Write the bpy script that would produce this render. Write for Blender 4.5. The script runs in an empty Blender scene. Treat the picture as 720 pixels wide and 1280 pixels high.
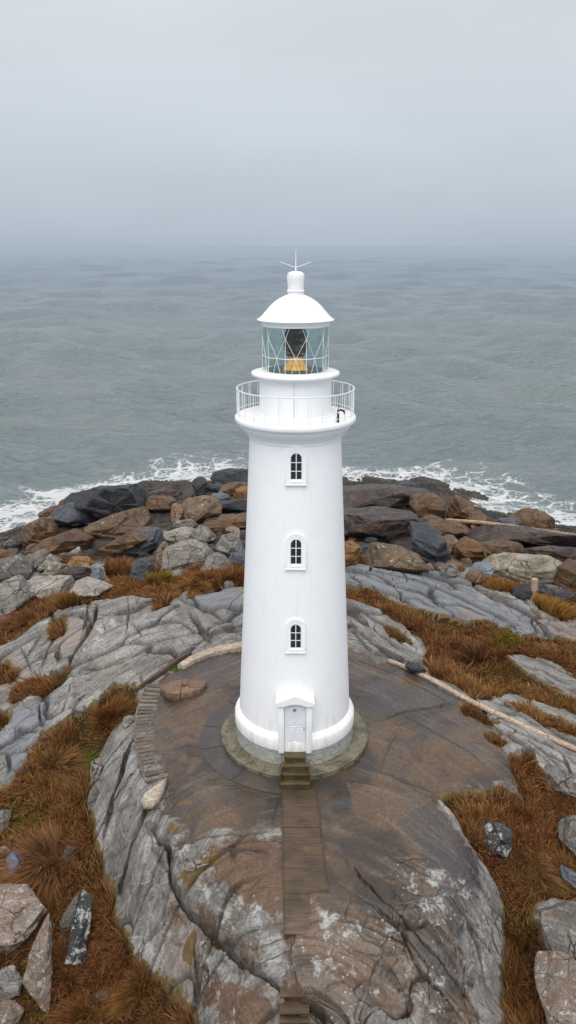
import bpy, bmesh, math, random
import numpy as np
from mathutils import Vector, Matrix
random.seed(7); RNG = np.random.default_rng(7)
SC = bpy.context.scene
COL = SC.collection
PI = math.pi

# ------------------------------------------------------------------ camera numbers
CAM = np.array([-0.26, -28.0, 18.82]); PITCH = math.radians(18.37); FOC = 1000.0
CP, SP = math.cos(PITCH), math.sin(PITCH)
SEA_Z = -6.5

def ray(px, py):
    a = (px-360)/FOC; b = (640-py)/FOC
    return np.array([a, CP+b*SP, -SP+b*CP])
def unproj(px, py, z):
    d = ray(px, py); t = (z-CAM[2])/d[2]
    return CAM+d*t

# ------------------------------------------------------------------ noise (numpy)
def _h(ix, iy, iz, s):
    n = (ix.astype(np.int64)*374761393 + iy.astype(np.int64)*668265263 + iz.astype(np.int64)*2147483647 + s*1274126177) & 0xffffffff
    n = ((n ^ (n >> 13))*1274126177) & 0xffffffff
    n = ((n ^ (n >> 16))*2246822519) & 0xffffffff
    n = n ^ (n >> 15)
    return (n & 0xffffff)/float(0xffffff)
def vn2(x, y, s=0):
    ix = np.floor(x); iy = np.floor(y); fx = x-ix; fy = y-iy
    ix = ix.astype(np.int64); iy = iy.astype(np.int64); z = np.zeros_like(ix)
    u = fx*fx*fx*(fx*(fx*6-15)+10); v = fy*fy*fy*(fy*(fy*6-15)+10)
    a = _h(ix, iy, z, s); b = _h(ix+1, iy, z, s); c = _h(ix, iy+1, z, s); d = _h(ix+1, iy+1, z, s)
    return ((a+(b-a)*u)*(1-v)+(c+(d-c)*u)*v)*2-1
def vn3(x, y, z, s=0):
    ix = np.floor(x); iy = np.floor(y); iz = np.floor(z); fx = x-ix; fy = y-iy; fz = z-iz
    ix = ix.astype(np.int64); iy = iy.astype(np.int64); iz = iz.astype(np.int64)
    u = fx*fx*(3-2*fx); v = fy*fy*(3-2*fy); w = fz*fz*(3-2*fz)
    def pl(k):
        a = _h(ix, iy, iz+k, s); b = _h(ix+1, iy, iz+k, s); c = _h(ix, iy+1, iz+k, s); d = _h(ix+1, iy+1, iz+k, s)
        return (a+(b-a)*u)*(1-v)+(c+(d-c)*u)*v
    p = pl(0); q = pl(1)
    return (p+(q-p)*w)*2-1
def fbm2(x, y, o=4, s=0, g=0.5):
    r = 0; a = 1; t = 0; c, sn = math.cos(.6), math.sin(.6)
    for i in range(o):
        r = r+a*vn2(x, y, s+i*17); t += a; a *= g
        x, y = (x*c-y*sn)*2.03+3.1, (x*sn+y*c)*2.03+7.7
    return r/t
def fbm3(x, y, z, o=3, s=0):
    r = 0; a = 1; t = 0
    for i in range(o):
        r = r+a*vn3(x, y, z, s+i*17); t += a; a *= .5
        x = x*2.03+1.7; y = y*2.01+4.1; z = z*2.02+9.2
    return r/t
def worley(x, y, s=0, jit=.85):
    ix = np.floor(x).astype(np.int64); iy = np.floor(y).astype(np.int64)
    f1 = np.full(x.shape, 9.); f2 = np.full(x.shape, 9.); cid = np.zeros(x.shape); ox = np.zeros(x.shape); oy = np.zeros(x.shape)
    z = np.zeros_like(ix)
    for dx in (-1, 0, 1):
        for dy in (-1, 0, 1):
            jx = ix+dx; jy = iy+dy
            cx = jx+.5+(_h(jx, jy, z, s)-.5)*jit; cy = jy+.5+(_h(jx, jy, z, s+5)-.5)*jit
            d = np.hypot(x-cx, y-cy)
            new = d < f1
            f2 = np.where(new, f1, np.minimum(f2, d))
            f1 = np.where(new, d, f1)
            cid = np.where(new, _h(jx, jy, z, s+9), cid)
            ox = np.where(new, x-cx, ox); oy = np.where(new, y-cy, oy)
    return f1, f2, cid, ox, oy
def sstep(a, b, x):
    t = np.clip((x-a)/(b-a), 0, 1); return t*t*(3-2*t)

# ------------------------------------------------------------------ large-scale ground form (control points: picture ray + height)
CTRL = [
 (300,850,0),(440,850,0),(330,825,0),(410,825,0),(280,980,0),(460,980,0),(368,1000,0),(368,920,0),(300,920,0),(440,920,0),(540,900,-.03),(520,960,-.05),(500,860,0),
 (400,1060,-.12),(330,1060,-.15),
 (225,870,0),(215,985,-.1),(180,925,-.18),(230,1050,-.3),(290,1100,-.4),(340,1150,-.7),(360,1235,-1.35),(300,1185,-1.1),(260,1200,-2.0),(290,1272,-2.6),(240,1252,-3.2),
 (400,1200,-.85),(410,1275,-1.8),(500,1120,-.45),(500,1200,-.9),(510,1275,-1.8),(600,1150,-1.1),(618,1185,-1.9),(600,1235,-2.0),(626,1245,-2.9),(560,1040,-.25),(595,1085,-.7),
 (150,935,-.5),(135,1000,-1.4),(155,1010,-.8),(185,1065,-1.2),(165,1100,-2.0),(215,1150,-2.0),(190,1165,-2.7),(225,1215,-3.0),
 (111,960,-2.3),(106,1030,-3.0),(134,1112,-3.5),(172,1192,-3.8),(228,1265,-4.1),
 (60,1000,-2.4),(10,1000,-2.3),(60,1100,-3.3),(15,1200,-3.7),(100,1200,-4.0),(150,1275,-4.5),(60,1275,-4.3),(125,915,-1.3),(90,935,-1.9),(10,960,-1.9),(160,885,-.6),
 (50,850,-.6),(60,900,-1.1),(0,900,-1.3),(150,850,-.05),(130,800,.5),(200,790,.55),(130,762,.8),(250,775,.4),(290,765,.35),(20,825,-.3),(60,790,.4),(200,755,.75),(240,800,.3),
 (200,732,.0),(110,738,.1),(50,765,-.5),(0,790,-.7),(280,722,-.1),(160,718,-.5),
 (50,715,-1.6),(150,700,-1.8),(250,700,-1.5),(250,650,-3.4),(180,650,-3.6),(60,695,-2.6),(0,720,-2.0),(100,660,-4.0),(30,690,-4.3),(150,625,-4.9),(200,615,-5.0),(290,610,-5.1),(290,650,-3.0),
 (460,715,-.4),(560,735,-.5),(640,755,-1.1),(700,795,-1.6),(460,790,.2),(440,765,.5),(500,800,-.25),(560,800,-.7),(600,845,-1.0),(700,850,-1.5),(650,905,-1.0),(715,940,-1.6),(600,945,-.25),(640,978,-.6),(610,905,-.6),(560,868,-.3),
 (680,1003,-1.5),(640,1020,-1.2),(600,1012,-.8),(700,1050,-2),(650,1080,-2.1),(660,1150,-2.8),(640,1262,-3.7),(655,1210,-3.4),(700,1150,-2.3),(700,1260,-2.7),(690,965,-1.3),
 (500,690,-1.8),(600,695,-2.2),(700,725,-2.0),(450,650,-3.0),(450,618,-4.6),(530,640,-3.8),(600,655,-4.3),(700,685,-3.9),(570,625,-5.3),(650,672,-4.8),(715,672,-5.4),(500,612,-5.2),(660,700,-2.9),(440,690,-1.6),
 (620,644,-7.3),(705,648,-7.6),(560,603,-7.4),(600,618,-7.5),(500,596,-7.4),(650,640,-7.6),(50,636,-7.5),(5,668,-7.3),(110,612,-7.5)]
W = [tuple(unproj(a, b, c)) for a, b, c in CTRL]
W += [(-40,75,-13),(-20,80,-13),(0,85,-13),(20,80,-13),(45,70,-13),(-60,50,-13),(65,45,-12),(-40,45,-10),(45,40,-8),
      (-30,20,-3.5),(-26,5,-2.5),(-22,-8,-3.2),(-17,-14,-4.2),(-14,-19,-5),(0,-19,-4.5),(14,-19,-4.2),(20,-14,-3.2),(26,-5,-2.8),(30,8,-2.5),(34,22,-3.5),
      (-14,-9,-3.4),(15,-7,-2.3),(0,5,0),(0,9,0.1),(-50,20,-8),(55,15,-6),(-40,-10,-5),(45,-10,-4),(60,-25,-5),(-50,-30,-7)]
W = np.array(W)
def _k(d2): return np.sqrt(d2+1.2)
_A = _k((W[:, None, 0]-W[None, :, 0])**2+(W[:, None, 1]-W[None, :, 1])**2)
_z0 = W[:, 2].mean()
_w = np.linalg.solve(_A-np.eye(len(W))*0.10, W[:, 2]-_z0)
def G(x, y):
    x = np.asarray(x, float); y = np.asarray(y, float); r = np.full(x.shape, _z0)
    for (wx, wy, wz), c in zip(W, _w): r = r+c*_k((x-wx)**2+(y-wy)**2)
    return r
def hitg(px, py):
    d = ray(px, py); t = -CAM[2]/d[2]*.55
    for _ in range(400):
        p = CAM+d*t
        gap = p[2]-float(G(p[0], p[1]))
        if gap < .01: break
        t += max(gap*.5, .005)/abs(d[2])*.8 if d[2] < 0 else 1
    return CAM+d*t
def wpoly(pts): return np.array([hitg(*p)[:2] for p in pts])

def seg_dist(x, y, P, closed=False):
    """distance of points to a polyline"""
    best = np.full(x.shape, 1e9); n = len(P)
    for i in range(n if closed else n-1):
        a = P[i]; b = P[(i+1) % n]; ab = b-a; L = ab@ab+1e-12
        t = np.clip(((x-a[0])*ab[0]+(y-a[1])*ab[1])/L, 0, 1)
        d = (x-a[0]-t*ab[0])**2+(y-a[1]-t*ab[1])**2
        best = np.minimum(best, d)
    return np.sqrt(best)
def inside(x, y, P):
    r = np.zeros(x.shape, bool); n = len(P)
    for i in range(n):
        a = P[i]; b = P[(i+1) % n]
        if a[1] == b[1]: continue
        c = ((a[1] > y) != (b[1] > y)) & (x < (b[0]-a[0])*(y-a[1])/(b[1]-a[1])+a[0])
        r ^= c
    return r
def sdf_poly(x, y, P, margin=2.0):
    """signed distance, + inside; far away = -margin"""
    out = np.full(x.shape, -margin)
    m = (x > P[:, 0].min()-margin) & (x < P[:, 0].max()+margin) & (y > P[:, 1].min()-margin) & (y < P[:, 1].max()+margin)
    xx = x[m]; yy = y[m]
    if xx.size:
        d = seg_dist(xx, yy, P, True); s = inside(xx, yy, P)
        out[m] = np.maximum(np.where(s, d, -d), -margin)
    return out
def line_dist(x, y, P, margin=1.2):
    out = np.full(x.shape, margin)
    m = (x > P[:, 0].min()-margin) & (x < P[:, 0].max()+margin) & (y > P[:, 1].min()-margin) & (y < P[:, 1].max()+margin)
    xx = x[m]
    if xx.size: out[m] = np.minimum(seg_dist(xx, y[m], P), margin)
    return out

# ------------------------------------------------------------------ areas of grass and moss
GRASS = [
 [(-60,800),(0,776),(18,762),(28,750),(50,748),(66,742),(80,736),(100,737),(97,748),(82,758),(70,766),(55,776),(38,787),(20,800),(8,808),(0,811),(-60,840)],
 [(93,756),(103,744),(125,735),(138,727),(136,708),(148,700),(164,704),(166,722),(178,715),(190,708),(208,710),(216,722),(232,712),(262,708),(305,700),(340,700),(340,733),(290,731),(262,732),(245,736),(222,741),(214,748),(207,762),(195,760),(190,749),(150,750),(120,752),(102,758)],
 [(62,776),(78,769),(80,784),(76,796),(66,800),(62,787)],
 [(-30,836),(0,832),(12,830),(25,842),(22,850),(8,852),(-30,860)],
 [(12,868),(24,854),(40,849),(66,847),(88,837),(78,854),(58,867),(32,871),(14,878)],
 [(-30,888),(0,890),(15,893),(12,905),(0,917),(-30,920)],
 [(-120,1000),(0,990),(23,975),(39,948),(58,921),(89,903),(113,891),(124,879),(144,860),(167,860),(168,894),(140,905),(124,937),(116,968),(110,990),(114,1015),(117,1060),(130,1112),(148,1145),(168,1192),(200,1232),(239,1266),(252,1310),(100,1400),(-150,1400)],
 [(395,730),(432,733),(462,737),(495,752),(545,772),(578,781),(610,778),(650,800),(690,797),(720,805),(790,830),(790,880),(720,846),(690,830),(655,819),(632,820),(650,838),(690,860),(720,876),(790,905),(790,930),(720,897),(680,882),(650,869),(630,866),(612,880),(590,876),(566,860),(543,848),(532,832),(540,818),(525,800),(505,785),(480,770),(455,756),(432,749),(395,742)],
 [(481,784),(492,788),(507,800),(500,803),(486,794)],
 [(600,722),(615,718),(640,722),(662,732),(660,745),(635,743),(605,735)],
 [(668,752),(690,742),(720,738),(780,735),(780,790),(720,776),(700,778),(680,770)],
 [(432,697),(445,700),(490,708),(530,704),(556,716),(540,716),(500,712),(430,708)],
 [(572,884),(590,884),(610,899),(624,905),(610,908),(595,901),(578,895)],
 [(604,920),(622,917),(631,929),(626,936),(612,928)],
 [(550,1001),(590,994),(625,990),(643,996),(655,1003),(648,985),(640,962),(640,948),(668,949),(670,963),(690,990),(720,997),(800,1010),(800,1140),(720,1122),(690,1120),(664,1128),(662,1150),(670,1160),(676,1190),(680,1230),(690,1300),(700,1400),(628,1400),(630,1290),(632,1240),(630,1215),(630,1170),(632,1138),(618,1105),(600,1075),(585,1050),(570,1020)],
 [(636,880),(660,884),(700,900),(720,910),(720,918),(690,906),(650,892)],
]
# traced cracks: (points, depth, width)
CR = [
 ([(209,1062),(240,1056),(280,1048),(350,1040)],.10,.035),
 ([(184,1037),(200,1052),(211,1064),(213,1104),(228,1128),(247,1154),(275,1178),(305,1196),(332,1218),(359,1242),(392,1258),(413,1285),(420,1330)],.42,.08),
 ([(247,1154),(243,1190),(246,1230),(245,1275)],.30,.05),
 ([(249,1210),(268,1213),(288,1221)],.12,.03),
 ([(213,1108),(206,1137),(204,1158),(180,1183),(170,1200)],.30,.05),
 ([(178,903),(163,930),(152,965),(140,1000),(130,1032),(128,1060)],.50,.09),
 ([(195,985),(183,1010),(170,1040),(160,1070),(152,1100),(150,1130)],.55,.10),
 ([(187,1069),(179,1092),(176,1115),(175,1131),(166,1152)],.30,.05),
 ([(214,1108),(206,1130),(202,1150),(188,1170),(180,1185),(178,1205)],.28,.05),
 ([(187,1038),(190,1062),(200,1086),(214,1096),(216,1078),(208,1060)],.14,.035),
 ([(195,1052),(205,1060)],.1,.03),
 ([(160,935),(172,933),(182,925)],.18,.04),
 ([(140,1010),(160,1012),(172,1005)],.16,.05),
 ([(128,1078),(145,1070),(160,1058)],.12,.04),
 ([(132,1095),(148,1090),(155,1085)],.10,.03),
 ([(430,1074),(440,1087),(463,1112),(480,1130),(502,1151),(530,1182),(545,1200),(557,1217),(575,1240),(590,1262),(610,1300)],.20,.035),
 ([(471,1194),(485,1203),(494,1213),(503,1235),(506,1248),(514,1285)],.16,.03),
 ([(448,955),(475,966),(512,983),(553,1000)],.045,.022),
 ([(475,966),(480,948),(487,930),(502,914)],.05,.025),
 ([(459,902),(490,897),(518,890),(545,885),(570,878)],.10,.04),
 ([(203,944),(225,937),(248,930),(277,922)],.05,.025),
 ([(440,1023),(460,1026),(478,1032)],.05,.022),
 ([(491,1086),(505,1078),(518,1075),(541,1079)],.08,.03),
 ([(268,1000),(300,985),(330,975)],.02,.02),
 ([(352,985),(345,1010),(340,1040)],.04,.02),
 ([(496,890),(520,905),(545,920),(590,945),(610,965)],.04,.022),
 ([(431,1100),(431,1200)],.0,.02),
 ([(434,824),(460,832),(500,848),(545,872),(575,888)],.06,.03),
 ([(113,753),(109,770),(104,797)],.20,.05),
 ([(124,753),(120,775),(108,795),(96,812),(89,830),(88,843)],.38,.08),
 ([(88,835),(110,826),(135,815),(165,802)],.22,.05),
 ([(92,846),(102,836),(130,833),(160,820),(172,812)],.25,.05),
 ([(170,791),(194,782),(214,777),(228,779),(243,789),(254,798),(267,808)],.45,.09),
 ([(0,858),(60,852),(110,840),(150,828),(183,819),(228,820)],.22,.06),
 ([(236,742),(239,751),(248,761),(265,767),(283,778),(303,785),(330,795)],.40,.08),
 ([(239,764),(244,775),(248,782),(256,792),(264,802)],.40,.12),
 ([(254,779),(270,778),(290,782)],.25,.06),
 ([(222,745),(236,753),(248,760)],.3,.08),
 ([(160,750),(160,775),(159,800)],.10,.03),
 ([(30,830),(45,805),(60,785)],.12,.04),
 ([(50,840),(58,815),(75,790)],.12,.04),
 ([(20,808),(35,830),(42,845)],.12,.04),
 ([(53,869),(48,887),(50,898),(60,911)],.25,.06),
 ([(7,931),(27,909),(44,909),(58,914)],.16,.05),
 ([(0,931),(9,938),(13,958),(8,975)],.2,.05),
 ([(16,943),(33,941),(44,930)],.16,.05),
 ([(0,898),(20,884),(45,866)],.2,.06),
 ([(430,712),(454,717),(476,723),(489,731),(497,741),(503,754)],.35,.09),
 ([(474,712),(493,716),(506,714)],.15,.05),
 ([(497,718),(508,726),(508,731),(480,731)],.22,.05),
 ([(530,748),(549,757),(575,758),(591,767),(614,775)],.28,.07),
 ([(580,732),(603,740),(639,757),(664,771),(680,788),(697,802)],.40,.09),
 ([(503,736),(520,748),(545,764)],.10,.04),
 ([(432,768),(460,785),(485,805),(500,820)],.28,.07),
 ([(432,785),(450,800),(468,818)],.22,.06),
 ([(432,757),(470,775),(500,792),(520,812)],.20,.06),
 ([(458,812),(478,820),(505,828),(530,838)],.30,.07),
 ([(625,895),(660,905),(720,922)],.3,.06),
 ([(622,918),(645,918),(680,935),(720,958)],.32,.07),
 ([(640,945),(665,940),(690,950),(720,968)],.22,.06),
 ([(600,906),(630,918),(660,930),(700,960)],.2,.05),
 ([(672,1180),(695,1182),(720,1196)],.3,.06),
 ([(690,1130),(705,1150),(720,1160)],.2,.05),
 ([(680,1215),(700,1235),(720,1260)],.3,.06),
 ([(650,835),(680,842),(720,862)],.18,.05),
 ([(670,775),(700,790),(720,795)],.2,.06),
 ([(60,720),(80,740)],.1,.05),
]
WET = [(186,860),(240,828),(300,808),(440,812),(520,842),(590,885),(640,950),(655,992),(545,1003),(590,1075),(560,1110),(500,1080),(460,1120),(420,1150),(345,1160),(325,1090),(352,1042),(235,1058),(200,1030),(203,985),(180,930)]
RUST = [([(240,1070),(280,1055),(350,1045),(352,1165),(330,1150),(290,1120),(262,1105)],.9),
        ([(350,1110),(410,1125),(440,1160),(470,1210),(430,1240),(395,1215),(360,1175)],.8),
        ([(255,1195),(300,1215),(345,1260),(350,1300),(300,1300),(255,1250)],.9),
        ([(205,880),(270,895),(275,925),(200,945)],.5),([(215,945),(255,945),(240,975),(215,970)],.6),
        ([(215,1115),(235,1140),(235,1170),(205,1150)],.7),
        ([(150,850),(200,820),(150,835),(90,845),(50,870),(60,900),(100,880)],.35),
        ([(487,925),(560,945),(590,985),(480,965)],.45),([(475,1235),(490,1235),(500,1290),(480,1290)],.7)]
LICH = [([(190,1045),(225,1045),(262,1070),(270,1110),(330,1130),(345,1175),(320,1180),(270,1150),(225,1100)],.75),
        ([(490,1075),(560,1085),(600,1110),(625,1150),(625,1210),(600,1260),(540,1190),(500,1130)],.6),
        ([(385,1125),(440,1140),(470,1170),(450,1200),(400,1190)],.8),
        ([(350,1165),(400,1180),(470,1220),(500,1290),(420,1290),(350,1230)],.5),
        ([(190,1110),(240,1160),(245,1260),(200,1220),(175,1160)],.5),
        ([(250,1160),(275,1190),(300,1230),(290,1290),(250,1270)],.6),
        ([(440,1120),(500,1160),(560,1230),(600,1290),(500,1290),(460,1200)],.55),
        ([(88,840),(110,790),(150,760),(160,800),(110,826)],.6),([(150,960),(190,950),(170,1050),(130,1100),(120,1000)],.3)]
MOSS = [[(216,1110),(224,1096),(240,1080),(262,1068),(271,1064),(268,1078),(250,1090),(240,1104),(228,1104)],[(236,1168),(244,1160),(246,1190),(240,1215),(234,1222),(226,1200)],[(222,1006),(240,1005),(244,1009),(226,1012)],[(214,1028),(226,1034),(230,1046),(216,1046)],[(488,847),(505,848),(520,855),(534,861),(520,862),(500,856)]]
BLUE = [[(440,705),(540,712),(600,745),(560,780),(500,750),(440,730)],[(455,845),(520,860),(560,890),(480,920),(460,900)],[(570,745),(650,760),(700,810),(620,790)],
        [(228,745),(300,733),(300,770),(240,760)],[(205,980),(245,985),(230,1030),(210,1020)],[(0,900),(60,870),(70,920),(10,980)]]

# ------------------------------------------------------------------ terrain grid (finer where it is nearer)
H0 = 18.8
def d_of_t(t):  return H0*np.tan(t)
t0 = math.atan(8.0/H0); t1 = math.atan(118.0/H0)
NR, NC, U = 980, 1340, .56
tt = np.linspace(t0, t1, NR); DD = d_of_t(tt)
uu = np.linspace(-U, U, NC)
SS = DD*CP+H0*SP
X = CAM[0]+uu[None, :]*SS[:, None]; Y = np.repeat((CAM[1]+DD)[:, None], NC, 1)
# smooth form on a coarse sub-grid, bilinear to the full one
jr = np.linspace(0, NR-1, 246); jc = np.linspace(0, NC-1, 336)
Dc = np.interp(jr, np.arange(NR), DD); uc = np.interp(jc, np.arange(NC), uu)
Gc = G(CAM[0]+uc[None, :]*(Dc*CP+H0*SP)[:, None], np.repeat((CAM[1]+Dc)[:, None], len(uc), 1))
tmp = np.stack([np.interp(np.arange(NC), jc, Gc[i]) for i in range(len(jr))])
i0 = np.clip(np.searchsorted(jr, np.arange(NR), side='right')-1, 0, len(jr)-2); f = ((np.arange(NR)-jr[i0])/(jr[i0+1]-jr[i0]))[:, None]
Z = tmp[i0]*(1-f)+tmp[i0+1]*f

wx = X+.07*fbm2(X*1.3, Y*1.3, 3, 3)+.015*vn2(X*6, Y*6, 8); wy = Y+.07*fbm2(X*1.3+40, Y*1.3, 3, 4)+.015*vn2(X*6, Y*6+9, 9)
wx2 = X+.25*fbm2(X*.8, Y*.8, 4, 13)+.06*vn2(X*5, Y*5, 18); wy2 = Y+.25*fbm2(X*.8+40, Y*.8, 4, 14)+.06*vn2(X*5, Y*5+9, 19)
gs = np.full(X.shape, -2.0)
for P in GRASS: gs = np.maximum(gs, sdf_poly(wx2, wy2, wpoly(P)))
wetp = wpoly(WET); wet = sstep(-.9, 1.1, sdf_poly(wx2, wy2, wetp))
wet = np.maximum(wet, .74*sstep(-.6, .6, sdf_poly(wx2, wy2, wpoly([(352,1100),(590,1060),(610,1110),(580,1180),(600,1300),(340,1300),(345,1230)]))))
wet = np.maximum(wet, .46*sstep(-.6, .6, sdf_poly(wx2, wy2, wpoly([(190,900),(352,1000),(352,1300),(250,1300),(200,1150),(160,1000)]))))
smooth = sstep(-1.2, .6, sdf_poly(X, Y, wetp))
def blob(lst, soft=.5):
    r = np.zeros(X.shape)
    for P, a in lst: r = np.maximum(r, a*sstep(-soft, soft, sdf_poly(wx2, wy2, wpoly(P))))
    return r
rust = blob(RUST); lich = blob(LICH); blue = blob([(p, 1) for p in BLUE])
far = sstep(9, 20, Y)                       # towards the shore
shore = sstep(17, 25, Y+1.5*fbm2(X*.3, Y*.3, 3, 5))
rough = (1-smooth)*(.55+.45*sstep(-14, 2, Y))
# layered structure of the gneiss
n_ = (np.sqrt(X*X+6)+Y)/1.414; a_ = (np.abs(X)-Y)/1.414
nw = n_+.50*fbm2(a_*.20, n_*.30, 3, 31)+.035*fbm2(a_*1.1, n_*2, 3, 32)
def saw(p, sharp=.86):
    q = p-np.floor(p); return np.where(q < sharp, q/sharp, (1-q)/(1-sharp))-.5
led = .28*saw(nw/2.5)+.075*saw(nw/.63+.3)*sstep(-.2, .3, vn2(X*.3, Y*.3, 77))
f1, f2, cid, ox, oy = worley(a_/4.6+.3*fbm2(X*.5, Y*.5, 3, 51), nw/1.5, 21)
blk = (cid-.5)*.30+ox*(cid-.5)*.35+oy*.30*(np.mod(cid*7, 1)-.5)
e = f2-f1
jw = .026+.0015*np.clip(Y+12, 0, 40); blkcr = np.exp(-(e/jw)**2); blk = blk*sstep(0, .09, e)
g1, g2, gid, _, _ = worley(a_/1.0+.2*fbm2(X, Y, 2, 61), nw/.45, 23)
smallcr = np.exp(-((g2-g1)/(jw*1.2))**2)*sstep(.45, .8, vn2(X*.35, Y*.35, 71)*.5+.5)
rel = rough*(led+blk-.30*blkcr-.07*smallcr)
rel = rel+(.02+.06*rough)*fbm2(X*.5, Y*.5, 3, 41)+.008*fbm2(X*6, Y*6, 3, 45)
rel = rel+smooth*(.02*fbm2(X*.5, Y*.5, 4, 47)-.010*sstep(.0, .3, vn2(X*.8, Y*.8, 49)))
# foreground dome: gentle sheets
fore = sstep(-6, -9.5, Y)*(1-sstep(-1, .5, gs))
f1b, f2b, cidb, oxb, oyb = worley(X/1.7+.35*fbm2(X*.6, Y*.6, 3, 81), Y/2.3+.35*fbm2(X*.6+9, Y*.6, 3, 82), 27)
rel = rel+fore*(1-.6*smooth)*(((cidb-.5)*.16+oxb*(cidb-.5)*.35)*sstep(0, .14, f2b-f1b)-.10*np.exp(-((f2b-f1b)/.035)**2))
crk = np.zeros(X.shape)
crk = np.maximum(crk, sstep(.05, .5, rough)*np.maximum(blkcr, .6*smallcr))
for P, dp, wd in CR:
    if dp <= 0: continue
    d = line_dist(wx, wy, wpoly(P))
    wv = (wd if wd > .026 else wd*1.7)*(1+.35*vn2(X*2, Y*2, 91))*(.8+.011*np.clip(Y+14, 0, 45))
    Pw = wpoly(P); tp = sstep(0, .9, np.hypot(wx-Pw[0, 0], wy-Pw[0, 1]))*sstep(0, .9, np.hypot(wx-Pw[-1, 0], wy-Pw[-1, 1]))*.85+.15
    rel = rel-dp*tp*(1.0*np.exp(-(d/wv)**2)+.10/(1+(d/(wv*3))**2)*(d < 1.15))
    crk = np.maximum(crk, tp*np.exp(-(d/(wv*1.25))**2)*min(1, dp*8+.5))
# shoreline bedrock is coarser
rel = rel+shore*(.35*fbm2(X*.35, Y*.35, 4, 101)+.22*(cid-.5)*sstep(0, .16, e))
gm = sstep(-.12, .16, gs)
ZR = Z+.12+rel
ZG = Z-.20+.10*fbm2(X*.9, Y*.9, 4, 111)+.05*fbm2(X*4, Y*4, 2, 112)
Z = ZR*(1-gm)+ZG*gm
# apron of the lighthouse sits on level rock
rr = np.hypot(X, Y); lv = sstep(4.6, 3.6, rr); Z = Z*(1-lv)+(-.01)*lv
# push the surface along its normal so steep sides get real relief
dZr = np.gradient(Z, axis=0)/np.gradient(Y, axis=0); dXc = np.gradient(X, axis=1); dZc = np.gradient(Z, axis=1)/dXc
dZr = dZr-dZc*(np.gradient(X, axis=0)/np.gradient(Y, axis=0))
nn = np.sqrt(1+dZr**2+dZc**2); nx, ny, nz = -dZc/nn, -dZr/nn, 1/nn
steep = sstep(.93, .6, nz)*(1-gm)
dsp = steep*(.13*fbm3(X*.9+Z*.3, Y*.7, Z*1.3, 4, 121)+.035*fbm3(X*4, Y*3, Z*3, 3, 122))
XF = X+nx*dsp; YF = Y+ny*dsp; ZF = Z+nz*dsp

def ground(x, y):
    """height of the finished terrain"""
    x = np.asarray(x, float); y = np.asarray(y, float)
    D = np.clip(y-CAM[1], DD[0]+.01, DD[-1]-.01); t = (np.arctan(D/H0)-t0)/(t1-t0)*(NR-1)
    c = ((x-CAM[0])/(D*CP+H0*SP)/U*.5+.5)*(NC-1)
    t = np.clip(t, 0, NR-1.001); c = np.clip(c, 0, NC-1.001)
    i = t.astype(int); j = c.astype(int); a = t-i; b = c-j
    return (Z[i, j]*(1-b)+Z[i, j+1]*b)*(1-a)+(Z[i+1, j]*(1-b)+Z[i+1, j+1]*b)*a
def sample(A, x, y):
    D = np.clip(y-CAM[1], DD[0]+.01, DD[-1]-.01); t = (np.arctan(D/H0)-t0)/(t1-t0)*(NR-1)
    c = ((x-CAM[0])/(D*CP+H0*SP)/U*.5+.5)*(NC-1)
    return A[np.clip(t, 0, NR-1).astype(int), np.clip(c, 0, NC-1).astype(int)]
def hit(px, py):
    p = hitg(px, py)
    d = ray(px, py); t = (p[1]-CAM[1])/d[1]-3.0
    while t < 200:
        q = CAM+d*t
        if q[2] < float(ground(q[0], q[1])): return q
        t += .03
    return p

# ------------------------------------------------------------------ scene helpers
def props(o, label=None, cat=None, group=None, kind=None):
    if label: o['label'] = label
    if cat: o['category'] = cat
    if group: o['group'] = group
    if kind: o['kind'] = kind
    return o
def mesh_np(name, V, faces_flat, counts, mat, smooth=True, parent=None, attrs=None, loc=None):
    me = bpy.data.meshes.new(name)
    V = np.ascontiguousarray(V, dtype=np.float32)
    if loc is not None: V = V-np.array(loc, dtype=np.float32)
    me.vertices.add(len(V)); me.vertices.foreach_set('co', V.ravel())
    faces_flat = np.ascontiguousarray(faces_flat, dtype=np.int32).ravel(); counts = np.ascontiguousarray(counts, dtype=np.int32)
    me.loops.add(len(faces_flat)); me.loops.foreach_set('vertex_index', faces_flat)
    me.polygons.add(len(counts)); st = np.zeros(len(counts), np.int32); st[1:] = np.cumsum(counts)[:-1]
    me.polygons.foreach_set('loop_start', st)
    try: me.polygons.foreach_set('loop_total', counts)
    except Exception: pass
    me.update(calc_edges=True)
    me.polygons.foreach_set('use_smooth', np.full(len(counts), smooth, dtype=bool))
    for k, a in (attrs or {}).items():
        at = me.attributes.new(k, 'FLOAT_COLOR', 'POINT'); at.data.foreach_set('color', np.ascontiguousarray(a, dtype=np.float32).ravel())
    me.materials.append(mat)
    o = bpy.data.objects.new(name, me); COL.objects.link(o)
    if loc is not None: o.location = loc
    if parent: o.parent = parent
    return o
def obj(name, bm, mat, parent=None, smooth=None, loc=None):
    me = bpy.data.meshes.new(name)
    bmesh.ops.recalc_face_normals(bm, faces=bm.faces)
    bm.to_mesh(me); bm.free()
    me.materials.append(mat)
    if smooth is not None:
        me.polygons.foreach_set('use_smooth', [True]*len(me.polygons)); me.set_sharp_from_angle(angle=math.radians(smooth))
    o = bpy.data.objects.new(name, me); COL.objects.link(o)
    if parent: o.parent = parent
    if loc: o.location = loc
    return o
def empty(name, loc=(0, 0, 0)):
    o = bpy.data.objects.new(name, None); COL.objects.link(o); o.location = loc; o.empty_display_size = .2; return o
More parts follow.
